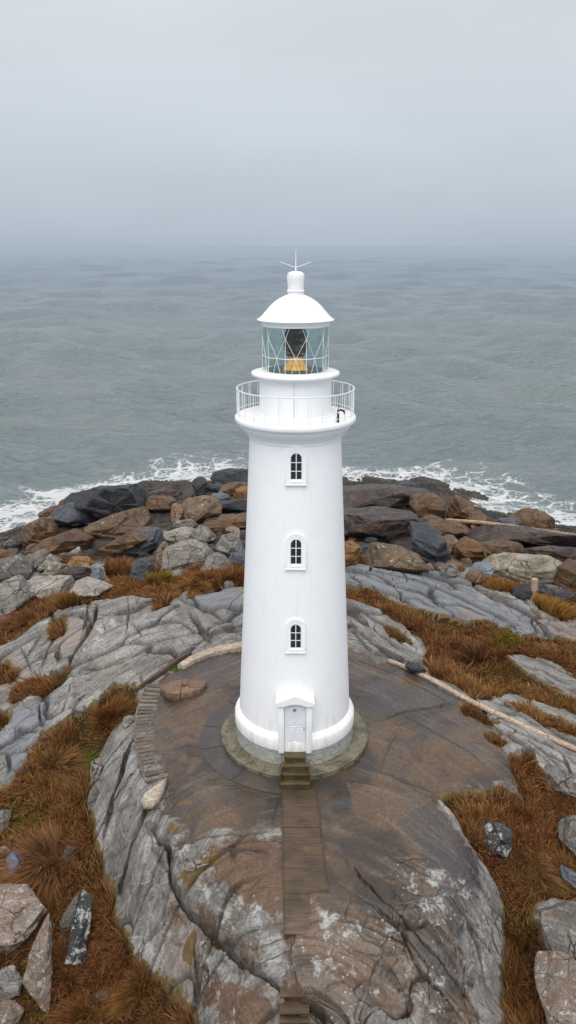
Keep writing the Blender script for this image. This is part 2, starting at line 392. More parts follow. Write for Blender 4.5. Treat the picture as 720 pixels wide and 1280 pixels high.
def box(bm, x0, x1, y0, y1, z0, z1, M=None, bev=0):
    vs = [bm.verts.new((x, y, z)) for x in (x0, x1) for y in (y0, y1) for z in (z0, z1)]
    fs = [(0, 1, 3, 2), (4, 6, 7, 5), (0, 4, 5, 1), (2, 3, 7, 6), (0, 2, 6, 4), (1, 5, 7, 3)]
    nf = [bm.faces.new([vs[i] for i in f]) for f in fs]
    if bev:
        ed = list({e for f in nf for e in f.edges})
        r = bmesh.ops.bevel(bm, geom=ed, offset=bev, segments=2, affect='EDGES', profile=.6)
        vs = list({v for f in r['faces'] for v in f.verts} | {v for v in vs if v.is_valid})
    if M is not None: bmesh.ops.transform(bm, matrix=M, verts=[v for v in vs if v.is_valid])
def lathe(bm, prof, n=96, a0=0, a1=2*PI, cap=True):
    full = abs(a1-a0-2*PI) < 1e-6; rings = []
    m = n if full else n+1
    for r, z in prof:
        if r < 1e-5: rings.append([bm.verts.new((0, 0, z))]); continue
        rings.append([bm.verts.new((r*math.cos(a0+(a1-a0)*i/n), r*math.sin(a0+(a1-a0)*i/n), z)) for i in range(m)])
    for A, B in zip(rings, rings[1:]):
        for i in range(n):
            j = (i+1) % m if full else i+1
            if len(A) == 1 and len(B) == 1: continue
            if len(A) == 1: bm.faces.new((A[0], B[j], B[i]))
            elif len(B) == 1: bm.faces.new((A[i], A[j], B[0]))
            else: bm.faces.new((A[i], A[j], B[j], B[i]))
def tube(bm, pts, r, n=8, taper=None):
    pts = [Vector(p) for p in pts]; rings = []
    for k, p in enumerate(pts):
        d = (pts[min(k+1, len(pts)-1)]-pts[max(k-1, 0)]).normalized()
        up = Vector((0, 0, 1)) if abs(d.z) < .95 else Vector((1, 0, 0))
        s = d.cross(up).normalized(); u = s.cross(d).normalized()
        rk = r if taper is None else taper[k]
        rings.append([bm.verts.new(p+(s*math.cos(2*PI*i/n)+u*math.sin(2*PI*i/n))*rk) for i in range(n)])
    for A, B in zip(rings, rings[1:]):
        for i in range(n): bm.faces.new((A[i], A[(i+1) % n], B[(i+1) % n], B[i]))
    bm.faces.new(rings[0][::-1]); bm.faces.new(rings[-1])
def ring(bm, r, z, w, n=96):
    pts = [(r*math.cos(2*PI*i/n), r*math.sin(2*PI*i/n), z) for i in range(n)]
    rings = []
    for i in range(n):
        a = 2*PI*i/n; c, s = math.cos(a), math.sin(a)
        rings.append([bm.verts.new(((r+w*math.cos(q))*c, (r+w*math.cos(q))*s, z+w*math.sin(q))) for q in [2*PI*k/6 for k in range(6)]])
    for i in range(n):
        A, B = rings[i], rings[(i+1) % n]
        for k in range(6): bm.faces.new((A[k], B[k], B[(k+1) % 6], A[(k+1) % 6]))

# ------------------------------------------------------------------ materials
class NT:
    def __init__(s, name):
        s.m = bpy.data.materials.new(name); s.m.use_nodes = True; s.t = s.m.node_tree; s.n = s.t.nodes; s.n.clear()
        s.out = s.n.new('ShaderNodeOutputMaterial'); s.b = s.n.new('ShaderNodeBsdfPrincipled'); s.L(s.b.outputs[0], s.out.inputs[0])
    def L(s, a, b): s.t.links.new(a, b)
    def set(s, inp, v):
        if hasattr(v, 'links') or isinstance(v, bpy.types.NodeSocket): s.L(v, inp)
        else: inp.default_value = v
    def coord(s, kind='Object', scale=(1, 1, 1), rot=(0, 0, 0), loc=(0, 0, 0)):
        tc = s.n.new('ShaderNodeTexCoord'); mp = s.n.new('ShaderNodeMapping'); s.L(tc.outputs[kind], mp.inputs[0])
        mp.inputs['Location'].default_value = loc; mp.inputs['Rotation'].default_value = rot; mp.inputs['Scale'].default_value = scale
        return mp.outputs[0]
    def noise(s, vec, scale, detail=6, rough=.6, dist=0):
        n = s.n.new('ShaderNodeTexNoise'); s.L(vec, n.inputs['Vector']); n.inputs['Scale'].default_value = scale
        n.inputs['Detail'].default_value = detail; n.inputs['Roughness'].default_value = rough; n.inputs['Distortion'].default_value = dist
        return n.outputs['Fac']
    def vor(s, vec, scale, feat='DISTANCE_TO_EDGE'):
        n = s.n.new('ShaderNodeTexVoronoi'); n.feature = 'F1' if feat == 'COLOR' else feat; s.L(vec, n.inputs['Vector']); n.inputs['Scale'].default_value = scale
        return n.outputs['Distance'] if feat != 'COLOR' else n.outputs['Color']
    def rng(s, v, a, b, c=0., d=1., smooth=True):
        n = s.n.new('ShaderNodeMapRange'); n.interpolation_type = 'SMOOTHSTEP' if smooth else 'LINEAR'
        s.set(n.inputs[0], v); s.set(n.inputs[1], a); s.set(n.inputs[2], b); s.set(n.inputs[3], c); s.set(n.inputs[4], d); return n.outputs[0]
    def math(s, op, a, b=0.):
        n = s.n.new('ShaderNodeMath'); n.operation = op; s.set(n.inputs[0], a); s.set(n.inputs[1], b); return n.outputs[0]
    def mix(s, f, a, b, mode='MIX'):
        n = s.n.new('ShaderNodeMix'); n.data_type = 'RGBA'; n.blend_type = mode
        s.set(n.inputs[0], f)
        s.set(n.inputs[6], a if not isinstance(a, tuple) else (*a, 1)); s.set(n.inputs[7], b if not isinstance(b, tuple) else (*b, 1)); return n.outputs[2]
    def addv(s, v, w, k):
        n = s.n.new('ShaderNodeVectorMath'); n.operation = 'MULTIPLY_ADD'; s.set(n.inputs[0], w); n.inputs[1].default_value = (k, k, k); s.set(n.inputs[2], v); return n.outputs[0]
    def attr(s, name):
        n = s.n.new('ShaderNodeAttribute'); n.attribute_name = name; sp = s.n.new('ShaderNodeSeparateColor'); s.L(n.outputs['Color'], sp.inputs[0]); return n.outputs['Color'], sp.outputs, n.outputs['Alpha']
    def bump(s, h, dist, strength=1., prev=None):
        n = s.n.new('ShaderNodeBump'); s.L(h, n.inputs['Height']); n.inputs['Distance'].default_value = dist; n.inputs['Strength'].default_value = strength
        if prev is not None: s.L(prev, n.inputs['Normal'])
        return n.outputs[0]
    def fin(s, col=None, rough=None, normal=None, **kw):
        if col is not None: s.set(s.b.inputs['Base Color'], col if not isinstance(col, tuple) else (*col, 1))
        if rough is not None: s.set(s.b.inputs['Roughness'], rough)
        if normal is not None: s.L(normal, s.b.inputs['Normal'])
        for k, v in kw.items(): s.set(s.b.inputs[k.replace('_', ' ')], v)
        return s.m

def rock_layers(n, v, c1, c2, c3, streak=.6, size=1., rot=(0.5, .35, .8), vein=.4, sv=None):
    """grey-to-tone rock colour with layering, grain and stains; returns colour and height"""
    big = n.noise(v, .55/size, 7, .62, .6)
    vs = n.n.new('ShaderNodeMapping'); n.L(sv if sv is not None else v, vs.inputs[0]); vs.inputs['Rotation'].default_value = rot if sv is None else (0, 0, 0); vs.inputs['Scale'].default_value = (.35, 1.0, 5.0) if sv is None else (.22, 3.2, 1.2)
    st = n.noise(vs.outputs[0], 1.5/size, 8, .68, .5)
    fine = n.noise(v, 9/size, 8, .72)
    grain = n.noise(v, 60/size, 3, .6)
    col = n.mix(n.rng(big, .33, .68), c1, c2)
    col = n.mix(n.rng(st, .46, .72, 0., streak), col, c3)
    col = n.mix(n.rng(fine, .42, .66, 0., .75), col, n.mix(1., col, (.42, .40, .38), 'MULTIPLY'))
    col = n.mix(n.rng(st, .30, .44, .55, 0.), col, n.mix(1., col, (.30, .28, .26), 'MULTIPLY'))
    col = n.mix(n.rng(grain, .35, .65, 0., .35), col, n.mix(1., col, (1.35, 1.35, 1.35), 'MULTIPLY'))
    # quartz veins
    dv = n.addv(v, n.mix(1., (0, 0, 0), (0, 0, 0)), 0)
    vn = n.vor(vs.outputs[0], .55/size)
    col = n.mix(n.rng(vn, .0, .022, vein, 0.), col, tuple(min(1, c*1.5) for c in c2))
    h = n.math('ADD', n.math('MULTIPLY', st, .6), n.math('MULTIPLY', fine, .45))
    return col, h, fine, big, grain, st

def rock_mat(name, c1, c2, c3, rough=.75, lichen=0., streak=.6, size=1., orange=0.):
    n = NT(name); oi = n.n.new('ShaderNodeObjectInfo')
    v = n.coord('Object'); cmb = n.n.new('ShaderNodeVectorMath'); cmb.operation = 'ADD'; n.L(v, cmb.inputs[0])
    sc = n.math('MULTIPLY', oi.outputs['Random'], 57.0); cb = n.n.new('ShaderNodeCombineXYZ'); [n.L(sc, cb.inputs[i]) for i in range(3)]; n.L(cb.outputs[0], cmb.inputs[1])
    v = cmb.outputs[0]
    col, h, fine, big, grain, st = rock_layers(n, v, c1, c2, c3, streak, size)
    hv = n.n.new('ShaderNodeHueSaturation'); n.L(n.rng(oi.outputs['Random'], 0, 1, .75, 1.28, False), hv.inputs['Value']); n.L(col, hv.inputs['Color']); col = hv.outputs[0]
    if orange:
        o = n.noise(v, 1.3/size, 6, .65, .5); col = n.mix(n.rng(o, .50, .66, 0., orange), col, (.17, .075, .025))
    if lichen:
        l = n.noise(v, 2.6/size, 9, .70, .4); l2 = n.noise(v, 13/size, 4, .6)
        col = n.mix(n.math('MULTIPLY', n.rng(l, .60-.12*lichen, .66-.12*lichen), n.rng(l2, .30, .5)), col, (.38, .39, .385))
    vc = n.vor(n.addv(v, n.noise(v, 1.2, 3), .6), .75/size)
    cr = n.rng(vc, .0, .02, 1., 0.)
    cr = n.math('MULTIPLY', cr, n.rng(big, .45, .55))
    col = n.mix(n.math('MULTIPLY', cr, .8), col, (.02, .016, .012))
    hh = n.math('SUBTRACT', h, n.math('MULTIPLY', cr, .7))
    b = n.bump(hh, .12*size, 1.); b = n.bump(grain, .006, .6, b)
    return n.fin(col, n.rng(fine, .3, .7, rough-.12, rough+.12), b, Specular_IOR_Level=.32)

def terrain_mat():
    n = NT('bedrock_gneiss'); v = n.coord('Object')
    _, a, _ = n.attr('tone'); wet, li, ru = a[0], a[1], a[2]
    _, b_, mos = n.attr('kind'); dark, crk, blue = b_[0], b_[1], b_[2]
    col, h, fine, big, grain, st = rock_layers(n, v, (.150, .143, .133), (.315, .308, .298), (.065, .058, .052), .85, 1., sv=n.attr('strata')[0])
    # soft colour drift: pinkish, tan and blue-grey sheets
    dr = n.noise(v, .23, 4, .55, .4); col = n.mix(n.rng(dr, .52, .68, 0., .55), col, n.mix(n.rng(fine, .35, .65), (.17, .115, .085), (.26, .20, .165)))
    dr2 = n.noise(n.coord('Object', loc=(31, 7, 3)), .35, 5, .6, .5); col = n.mix(n.rng(dr2, .56, .66, 0., .6), col, n.mix(n.rng(st, .35, .65), (.07, .066, .063), (.16, .155, .15)))
    col = n.mix(n.math('MULTIPLY', blue, n.rng(fine, .3, .7, .5, .9)), col, n.mix(n.rng(st, .35, .65), (.105, .118, .138), (.215, .235, .262)))
    ed = n.noise(v, 1.1, 9, .70, .6)
    # wet, smooth brown sheet
    wm = n.rng(n.math('ADD', wet, n.math('MULTIPLY', n.math('SUBTRACT', ed, .5), 1.5)), .35, .65)
    wcol = n.mix(n.rng(n.noise(v, .45, 5, .6, .8), .38, .64), (.030, .022, .017), (.118, .070, .036))
    wcol = n.mix(n.rng(n.noise(n.coord('Object', loc=(9, 9, 2)), .8, 5, .6, .6),   .52, .68, 0., .55), wcol, (.055, .067, .078))
    wcol = n.mix(n.rng(n.noise(v, 2.2, 8, .75), .56, .70, 0., .6), wcol, (.14, .10, .075))
    cc = n.n.new('ShaderNodeSeparateColor'); n.L(n.vor(n.addv(v, n.noise(v, .5, 4), 1.6), .30, 'COLOR'), cc.inputs[0])
    wcol = n.mix(n.rng(cc.outputs[0], .2, .8, 0., .75, False), wcol, n.mix(cc.outputs[1], (.055, .054, .060), (.135, .082, .045)))
    wcol = n.mix(n.rng(st, .50, .70, 0., .55), wcol, (.20, .155, .12))
    wcol = n.mix(n.rng(fine, .40, .66, 0., .65), wcol, (.030, .021, .017))
    col = n.mix(wm, col, wcol)
    rm = n.rng(n.math('ADD', ru, n.math('MULTIPLY', n.math('SUBTRACT', ed, .5), 1.6)), .40, .60)
    col = n.mix(n.math('MULTIPLY', rm, .9), col, n.mix(n.rng(fine, .36, .66), (.135, .076, .042), (.075, .043, .026)))
    # lichen crusts
    l1 = n.noise(n.coord('Object', loc=(3, 1, 8)), 1.9, 10, .74, .3)
    lm = n.rng(n.math('ADD', n.math('MULTIPLY', li, .27), l1), .67, .78)
    lsp = n.vor(v, 5.5, 'F1'); sp = n.math('MULTIPLY', n.rng(n.math('ADD', lsp, n.math('MULTIPLY', fine, .25)), .28, .36, 1., 0.), n.rng(li, .1, .45))
    sp = n.math('MULTIPLY', sp, n.rng(n.noise(v, 1.1, 3), .45, .6))
    lm = n.math('MAXIMUM', lm, n.math('MULTIPLY', sp, .8))
    lm = n.math('MULTIPLY', lm, n.rng(wet, .72, .97, 1., .10))
    col = n.mix(n.math('MULTIPLY', lm, .92), col, n.mix(n.rng(grain, .35, .65), (.27, .275, .27), (.42, .43, .425)))
    # black stain speckle inside lichen areas
    bs = n.noise(v, 3.8, 9, .75); col = n.mix(n.math('MULTIPLY', n.rng(bs, .55, .66), n.rng(li, .1, .6, .15, .75)), col, (.055, .05, .047))
    # shore rock
    dm = n.rng(n.math('ADD', dark, n.math('MULTIPLY', n.math('SUBTRACT', ed, .5), 1.2)), .35, .65)
    col = n.mix(n.math('MULTIPLY', dm, .93), col, n.mix(n.rng(big, .4, .6), (.016, .014, .014), n.mix(n.rng(st, .4, .62), (.060, .034, .020), (.028, .024, .023))))
    mm = n.rng(n.math('ADD', mos, n.math('MULTIPLY', n.math('SUBTRACT', n.noise(v, 5, 7, .7), .5), 1.5)), .45, .62)
    col = n.mix(n.math('MULTIPLY', mm, .92), col, n.mix(n.rng(fine, .35, .65), (.085, .060, .012), (.15, .075, .018)))
    # soil in the joints, painted near-black to deepen the crevice shade
    col = n.mix(n.math('MULTIPLY', crk, n.rng(fine, .25, .6, 1., .75)), col, (.022, .016, .011))
    ms = n.n.new('ShaderNodeMapping'); n.L(n.addv(n.attr('strata')[0], n.noise(v, .6, 4), .35), ms.inputs[0]); ms.inputs['Scale'].default_value = (.16, .85, .2); vc = n.vor(ms.outputs[0], 1.)
    cr = n.math('MULTIPLY', n.rng(vc, .0, .014, 1., 0.), n.rng(big, .44, .56)); cr = n.math('MULTIPLY', cr, n.rng(wet, .2, .8, 1., .5))
    col = n.mix(n.math('MULTIPLY', cr, .75), col, (.03, .022, .016))
    hh = n.math('SUBTRACT', h, n.math('MULTIPLY', cr, .6))
    stren = n.rng(wet, .2, .9, 1., .45)
    bn = n.n.new('ShaderNodeBump'); n.L(hh, bn.inputs['Height']); bn.inputs['Distance'].default_value = .06; n.L(stren, bn.inputs['Strength'])
    b = n.bump(grain, .007, .6, bn.outputs[0]); b = n.bump(lm, .006, .8, b)
    pud = n.math('MULTIPLY', wm, n.rng(n.noise(v, .6, 4), .42, .6))
    rg = n.mix(wm, n.mix(n.rng(fine, .3, .7), (.68,)*3, (.88,)*3), n.mix(n.rng(fine, .3, .7), (.28,)*3, (.52,)*3))
    rg = n.mix(pud, rg, n.mix(n.rng(fine, .3, .7), (.10,)*3, (.28,)*3))
    rg = n.mix(dm, rg, (.60,)*3)
    return n.fin(col, rg, b, Specular_IOR_Level=n.rng(wet, .3, .8, .32, .5))

def soil_mat():
    n = NT('peaty_ground'); v = n.coord('Object')
    a = n.noise(v, .9, 6, .6); f = n.noise(v, 14, 6, .7)
    c = n.mix(n.rng(a, .42, .62), (.045, .026, .012), (.060, .048, .012))
    c = n.mix(n.rng(n.noise(n.coord('Object', loc=(5, 5, 5)), 1.6, 5, .6), .52, .64), c, (.10, .052, .018))
    c = n.mix(n.rng(f, .35, .7, 0., .75), c, (.02, .012, .006))
    _, s, _ = n.attr('tone'); c = n.mix(n.math('MULTIPLY', s[0], n.rng(f, .3, .6, .5, 1.)), c, n.mix(n.rng(f, .35, .65), (.025, .055, .010), (.07, .12, .015)))
    return n.fin(c, .95, n.bump(f, .05, 1.), Specular_IOR_Level=.15)

def simple(name, c, rough=.5, metal=0., var=.12, scale=6, bump=.0, spec=.5):
    n = NT(name); v = n.coord('Object'); f = n.noise(v, scale, 5, .6)
    col = n.mix(n.rng(f, .35, .65), tuple(k*(1-var) for k in c), tuple(min(1, k*(1+var)) for k in c))
    return n.fin(col, n.rng(f, .3, .7, max(0, rough-.06), min(1, rough+.06)), n.bump(f, bump, 1.) if bump else None, Metallic=metal, Specular_IOR_Level=spec)

def white_paint():
    n = NT('white_masonry_paint'); v = n.coord('Object')
    f = n.noise(v, 1.2, 6, .6); g = n.noise(n.coord('Object', scale=(3, 3, .35)), 2.0, 6, .65); k = n.noise(v, 22, 5, .6)
    col = n.mix(n.rng(f, .35, .7, 0., .5), (.86, .865, .875), (.82, .83, .845))
    col = n.mix(n.rng(g, .52, .75, 0., .35), col, (.70, .71, .70))
    z = n.n.new('ShaderNodeSeparateXYZ'); n.L(n.coord('Object'), z.inputs[0])
    low = n.rng(z.outputs[2], 1.2, 2.4, 1., 0.); col = n.mix(n.math('MULTIPLY', low, n.rng(g, .40, .68, 0., .45)), col, (.52, .51, .44))
    # a few rows of joints under the paint
    return n.fin(col, .55, n.bump(n.math('ADD', f, n.math('MULTIPLY', k, .12)), .02, .6), Specular_IOR_Level=.35)

def wood_mat(name, c1, c2, rough=.6, ax=(1, 1, 12)):
    n = NT(name); v = n.coord('Object', scale=ax); f = n.noise(v, 1.6, 8, .65, .3); g = n.noise(n.coord('Object'), 1.1, 5, .6)
    col = n.mix(n.rng(f, .35, .65), c1, c2); col = n.mix(n.rng(g, .42, .66, 0., .6), col, tuple(x*.55 for x in c1))
    m = n.noise(n.coord('Object'), 4, 6, .7); col = n.mix(n.rng(m, .60, .70, 0., .5), col, (.16, .13, .09))
    return n.fin(col, rough, n.bump(f, .01, 1.))

M_ROCK = terrain_mat(); M_SOIL = soil_mat(); M_WHITE = white_paint()
M_TRIM = simple('white_gloss_paint', (.82, .825, .83), .35, 0, .03)
M_DOOR = simple('white_door_paint', (.74, .76, .80), .4, 0, .04)
M_BASE = rock_mat('grey_plinth_stone', (.26, .26, .25), (.38, .38, .37), (.16, .15, .13), .85, .3, .5, .35)
def apron_mat():
    n = NT('mossy_concrete'); v = n.coord('Object'); f = n.noise(v, 2.5, 7, .65); g = n.noise(v, 18, 5, .7)
    c = n.mix(n.rng(f, .40, .58), (.055, .045, .018), (.17, .15, .10)); c = n.mix(n.rng(g, .45, .7, 0., .6), c, (.24, .235, .20))
    c = n.mix(n.rng(n.noise(v, 5, 6, .7), .54, .66, 0., .8), c, (.05, .05, .015))
    return n.fin(c, n.rng(f, .3, .7, .35, .7), n.bump(g, .02, .8))
M_APRON = apron_mat()
def paving_mat():
    n = NT('dark_paving'); v = n.coord('Object'); f = n.noise(v, .8, 6, .65, .5); g = n.noise(v, 14, 5, .7)
    c = n.mix(n.rng(f, .4, .62), (.040, .034, .033), (.062, .048, .041)); c = n.mix(n.rng(g, .5, .72, 0., .45), c, (.085, .070, .060))
    c = n.mix(n.rng(n.noise(v, 1.8, 7, .7), .56, .66, 0., .7), c, (.12, .08, .045))
    return n.fin(c, n.rng(f, .3, .7, .28, .5), n.bump(g, .008, .6))
M_PAVE = paving_mat()
M_WOOD = wood_mat('brown_wet_timber', (.055, .034, .018), (.100, .063, .034), .5, (1, 9, 1))
M_STEP = wood_mat('mossy_step_timber', (.055, .038, .014), (.11, .078, .034), .5, (1, 9, 1))
M_DRIFT = wood_mat('bleached_timber', (.28, .18, .11), (.46, .33, .23), .8, (1, 12, 12))
M_SLAT = rock_mat('slate_tread', (.11, .09, .075), (.20, .165, .14), (.07, .06, .05), .55, 0., .5, .4)
M_POLE = rock_mat('pale_weathered_log', (.36, .26, .19), (.50, .40, .31), (.22, .15, .10), .75, .1, .6, .4)
M_IRON = simple('black_iron', (.02, .02, .022), .4, .6)
M_RAIL = simple('white_rail_paint', (.80, .81, .82), .35, 0, .04)
RK = {
 'black': rock_mat('black_wet_rock', (.020, .021, .024), (.045, .047, .055), (.014, .014, .016), .38, 0, .5, 1.2),
 'slate': rock_mat('blue_slate_rock', (.040, .045, .058), (.085, .094, .118), (.022, .024, .03), .42, .0, .6, 0.90, 0.15),
 'blue': rock_mat('pale_blue_rock', (.10, .125, .155), (.19, .225, .275), (.07, .08, .10), .5, .1, .5, 1.),
 'brown': rock_mat('brown_wet_rock', (.070, .040, .022), (.145, .085, .046), (.035, .020, .013), .45, 0, .6, 0.90, 0.35),
 'tan': rock_mat('tan_rock', (.11, .074, .045), (.21, .15, .098), (.05, .032, .02), .6, .05, .6, 0.90, 0.45),
 'ochre': rock_mat('ochre_rock', (.15, .075, .025), (.25, .135, .045), (.07, .04, .02), .5, 0, .5, 1.2, .6),
 'grey': rock_mat('grey_gneiss', (.13, .122, .112), (.24, .228, .21), (.055, .05, .045), .75, .15, .7, 0.90, 0.28),
 'pale': rock_mat('pale_gneiss', (.20, .185, .165), (.33, .305, .275), (.09, .078, .066), .8, .1, .7, 0.90, 0.22),
 'plum': rock_mat('plum_ledge_rock', (.038, .029, .029), (.080, .060, .054), (.02, .016, .016), .38, 0, .9, 1.05, 0.35),
 'cream': rock_mat('cream_ledge_rock', (.17, .145, .11), (.29, .26, .205), (.06, .045, .03), .7, .15, .8, 1.2),
 'rusty': rock_mat('rust_pink_slab', (.15, .11, .085), (.25, .205, .175), (.09, .075, .065), .65, .3, .8, .5, .6),
 'lichen': rock_mat('black_lichened_stone', (.030, .032, .034), (.065, .068, .07), (.02, .02, .02), .6, .75, .3, 1.0),
 'bone': rock_mat('bone_white_stone', (.50, .42, .32), (.66, .60, .50), (.34, .24, .15), .5, 0, .4, .6, .15),
 'redbrown': rock_mat('red_brown_sandstone', (.17, .10, .062), (.26, .165, .11), (.11, .065, .04), .5, 0, .5, .8),
}

# ------------------------------------------------------------------ terrain objects
dark = np.clip(shore+sstep(.5, -.8, ZF-SEA_Z), 0, 1)
moss = np.maximum(.75*np.exp(-(gs/.22)**2)*(gs > -1.5), blob([(p, 1) for p in MOSS], .12))
green = np.zeros(X.shape)
for P in ([(92,945),(110,932),(122,932),(118,955),(96,968)],[(212,838),(230,826),(236,832),(222,842),(206,843)]):
    green = np.maximum(green, sstep(-.25, .2, sdf_poly(wx2, wy2, wpoly(P))))
one = np.ones(X.shape)
tone = np.stack([wet, lich, rust, one], -1).reshape(-1, 4); strat = np.stack([a_, nw, ZF*1.0, one], -1).reshape(-1, 4); knd = np.stack([dark, crk, blue*(1-wet*.4), moss], -1).reshape(-1, 4)
VV = np.stack([XF, YF, ZF], -1).reshape(-1, 3)
idx = np.arange(NR*NC).reshape(NR, NC)
Q = np.stack([idx[:-1, :-1], idx[:-1, 1:], idx[1:, 1:], idx[1:, :-1]], -1).reshape(-1, 4)
qg = (.25*(gs[:-1, :-1]+gs[:-1, 1:]+gs[1:, 1:]+gs[1:, :-1])).ravel() > .02
qg |= (green[:-1, :-1].ravel() > .5)
qx = X[:-1, :-1].ravel(); qy = Y[:-1, :-1].ravel()
dome = inside(qx, qy, wpoly([(110,890),(175,860),(232,822),(300,800),(440,806),(540,850),(600,905),(648,970),(660,1010),(640,1120),(640,1300),(640,1500),(200,1500),(225,1290),(150,1150),(100,1050),(100,930)]))
zone = np.where(qy > 21, 3, np.where(dome, 0, np.where(qx < 0, 1, 2)))
toneG = np.stack([green, lich, rust, one], -1).reshape(-1, 4)
def sub(name, mask, mat, tn, label):
    q = Q[mask]; used = np.unique(q); mp = np.full(NR*NC, -1); mp[used] = np.arange(len(used))
    o = mesh_np(name, VV[used], mp[q], np.full(len(q), 4), mat, True, None, {'tone': tn[used], 'kind': knd[used], 'strata': strat[used]})
    props(o, label, kind='structure')
sub('ground', qg, M_SOIL, toneG, 'dark peaty ground under the rust brown grass')
sub('bedrock_dome', ~qg & (zone == 0), M_ROCK, tone, 'smooth wet brown rock dome that carries the lighthouse')
sub('bedrock_outcrop', ~qg & (zone == 1), M_ROCK, tone, 'pale grey cracked rock outcrop left of the lighthouse')
sub('bedrock_outcrop', ~qg & (zone == 2), M_ROCK, tone, 'layered blue-grey rock outcrop right of the lighthouse')
sub('shore_bedrock', ~qg & (zone == 3), M_ROCK, tone, 'dark wet bedrock under the shore boulders')

# ------------------------------------------------------------------ sea
def sea():
    nr, nc = 620, 760
    tq = np.linspace(0, 1, nr); D = 45*np.exp(math.log(26000/45)*(.36*tq+.64*tq**3))
    u = np.linspace(-1.15, 1.15, nc)
    x = CAM[0]+D[:, None]*u[None, :]; y = np.repeat((CAM[1]+D)[:, None], nc, 1)
    sp = np.gradient(D)[:, None]*np.ones(nc)
    z = np.zeros(x.shape)
    rs = np.random.default_rng(3)
    for k in range(36):
        L = 2.2*1.17**k if k < 18 else (rs.uniform(5, 30) if k < 26 else 38*1.2**(k-26)); th = math.radians(250+rs.normal()*26); am = .011*L**.72*(.75 if k >= 26 else 1)
        ph = rs.uniform(0, 6.28); kx, ky = math.cos(th)*2*PI/L, math.sin(th)*2*PI/L
        w = am*sstep(.35, .12, sp/L)
        wv = kx*x+ky*y+ph+.8*vn2(x*.03+k, y*.03, k)
        z += w*(1-np.abs(np.sin(wv*.5))*2+.27)*.55
    z *= 6.0
    z = z*sstep(0, 5, SEA_Z-np.minimum(Gsea(x, y), 5))*.8+z*.2
    # foam: surf belts along the rocks
    fo = np.zeros(x.shape)
    near = D < 260
    xs, ys = x[near], y[near]
    dx = xs+2.5*fbm2(xs*.12, ys*.12, 3, 7); dy = ys+2.5*fbm2(xs*.12+9, ys*.12, 3, 8)
    f0 = np.zeros(xs.shape)
    for P, a, so in FOAM:
        Pw = np.array([unproj(p[0], p[1], SEA_Z)[:2] for p in P])
        f0 = np.maximum(f0, a*sstep(-so, so, sdf_poly(dx, dy, Pw, 12)))
    gz = Gsea(xs, ys); f0 = np.maximum(f0, sstep(-8.6, -7.0, gz)*.85)
    fo[near] = f0
    z += .12*fo*fbm2(x*1.2, y*1.2, 3, 4)
    V = np.stack([x, y, SEA_Z+z], -1).reshape(-1, 3)
    ii = np.arange(nr*nc).reshape(nr, nc); q = np.stack([ii[:-1, :-1], ii[:-1, 1:], ii[1:, 1:], ii[1:, :-1]], -1).reshape(-1, 4)
    n = NT('sea_water'); v = n.coord('Object'); _, a, _ = n.attr('foam')
    geo = n.n.new('ShaderNodeNewGeometry')
    w1 = n.noise(n.coord('Object', scale=(.42, 1, 1), rot=(0, 0, .12)), .30, 7, .62, .3); w2 = n.noise(n.coord('Object', scale=(.45, 1, 1), rot=(0, 0, -.10)), 1.4, 8, .65, .4)
    w3 = n.noise(n.coord('Object', scale=(.3, 1, 1)), .03, 5, .55)
    # suspended sand near the shore
    turb = n.noise(n.coord('Object', scale=(.5, 1, 1)), .045, 5, .6, .5)
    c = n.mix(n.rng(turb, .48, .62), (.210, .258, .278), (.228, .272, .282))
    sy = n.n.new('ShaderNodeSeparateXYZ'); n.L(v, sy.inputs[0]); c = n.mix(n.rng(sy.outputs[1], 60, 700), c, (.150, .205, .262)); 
    lace = n.addv(v, n.noise(v, .35, 5, .6), 2.2)
    ed = n.vor(lace, .42); ed2 = n.vor(lace, 1.25)
    ln = n.math('MAXIMUM', n.rng(ed, .02, .16, 1., 0.), n.math('MULTIPLY', n.rng(ed2, .02, .14, 1., 0.), .8))
    fb = n.noise(n.coord('Object', scale=(.7, 1, 1)), .22, 7, .68, .8); ff = n.noise(v, 2.6, 6, .75)
    k = n.math('ADD', n.math('MULTIPLY', a[0], 1.05), n.math('ADD', n.math('MULTIPLY', n.math('SUBTRACT', fb, .5), 2.6), n.math('MULTIPLY', n.math('SUBTRACT', ln, .45), .55)))
    k = n.math('ADD', k, n.math('MULTIPLY', n.math('SUBTRACT', ff, .5), .8))
    fm = n.rng(k, .60, .92); fm = n.math('MULTIPLY', fm, n.rng(a[0], .04, .3))
    milk = n.math('MULTIPLY', a[0], .35)
    c = n.mix(milk, c, (.34, .38, .37)); c = n.mix(fm, c, (.78, .80, .81))
    h = n.math('ADD', n.math('MULTIPLY', w1, 1.6), n.math('MULTIPLY', w2, .6))
    b = n.bump(h, 1.7, 1.); b = n.bump(fm, .08, .6, b)
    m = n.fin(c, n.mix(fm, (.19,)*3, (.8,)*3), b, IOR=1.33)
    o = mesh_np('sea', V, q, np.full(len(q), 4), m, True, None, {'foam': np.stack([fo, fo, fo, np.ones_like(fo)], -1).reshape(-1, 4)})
    props(o, 'grey-green sea reaching to a misty horizon', kind='structure')
_gx = np.linspace(-75, 80, 160); _gy = np.linspace(5, 110, 110); _GX, _GY = np.meshgrid(_gx, _gy); _GG = G(_GX, _GY)
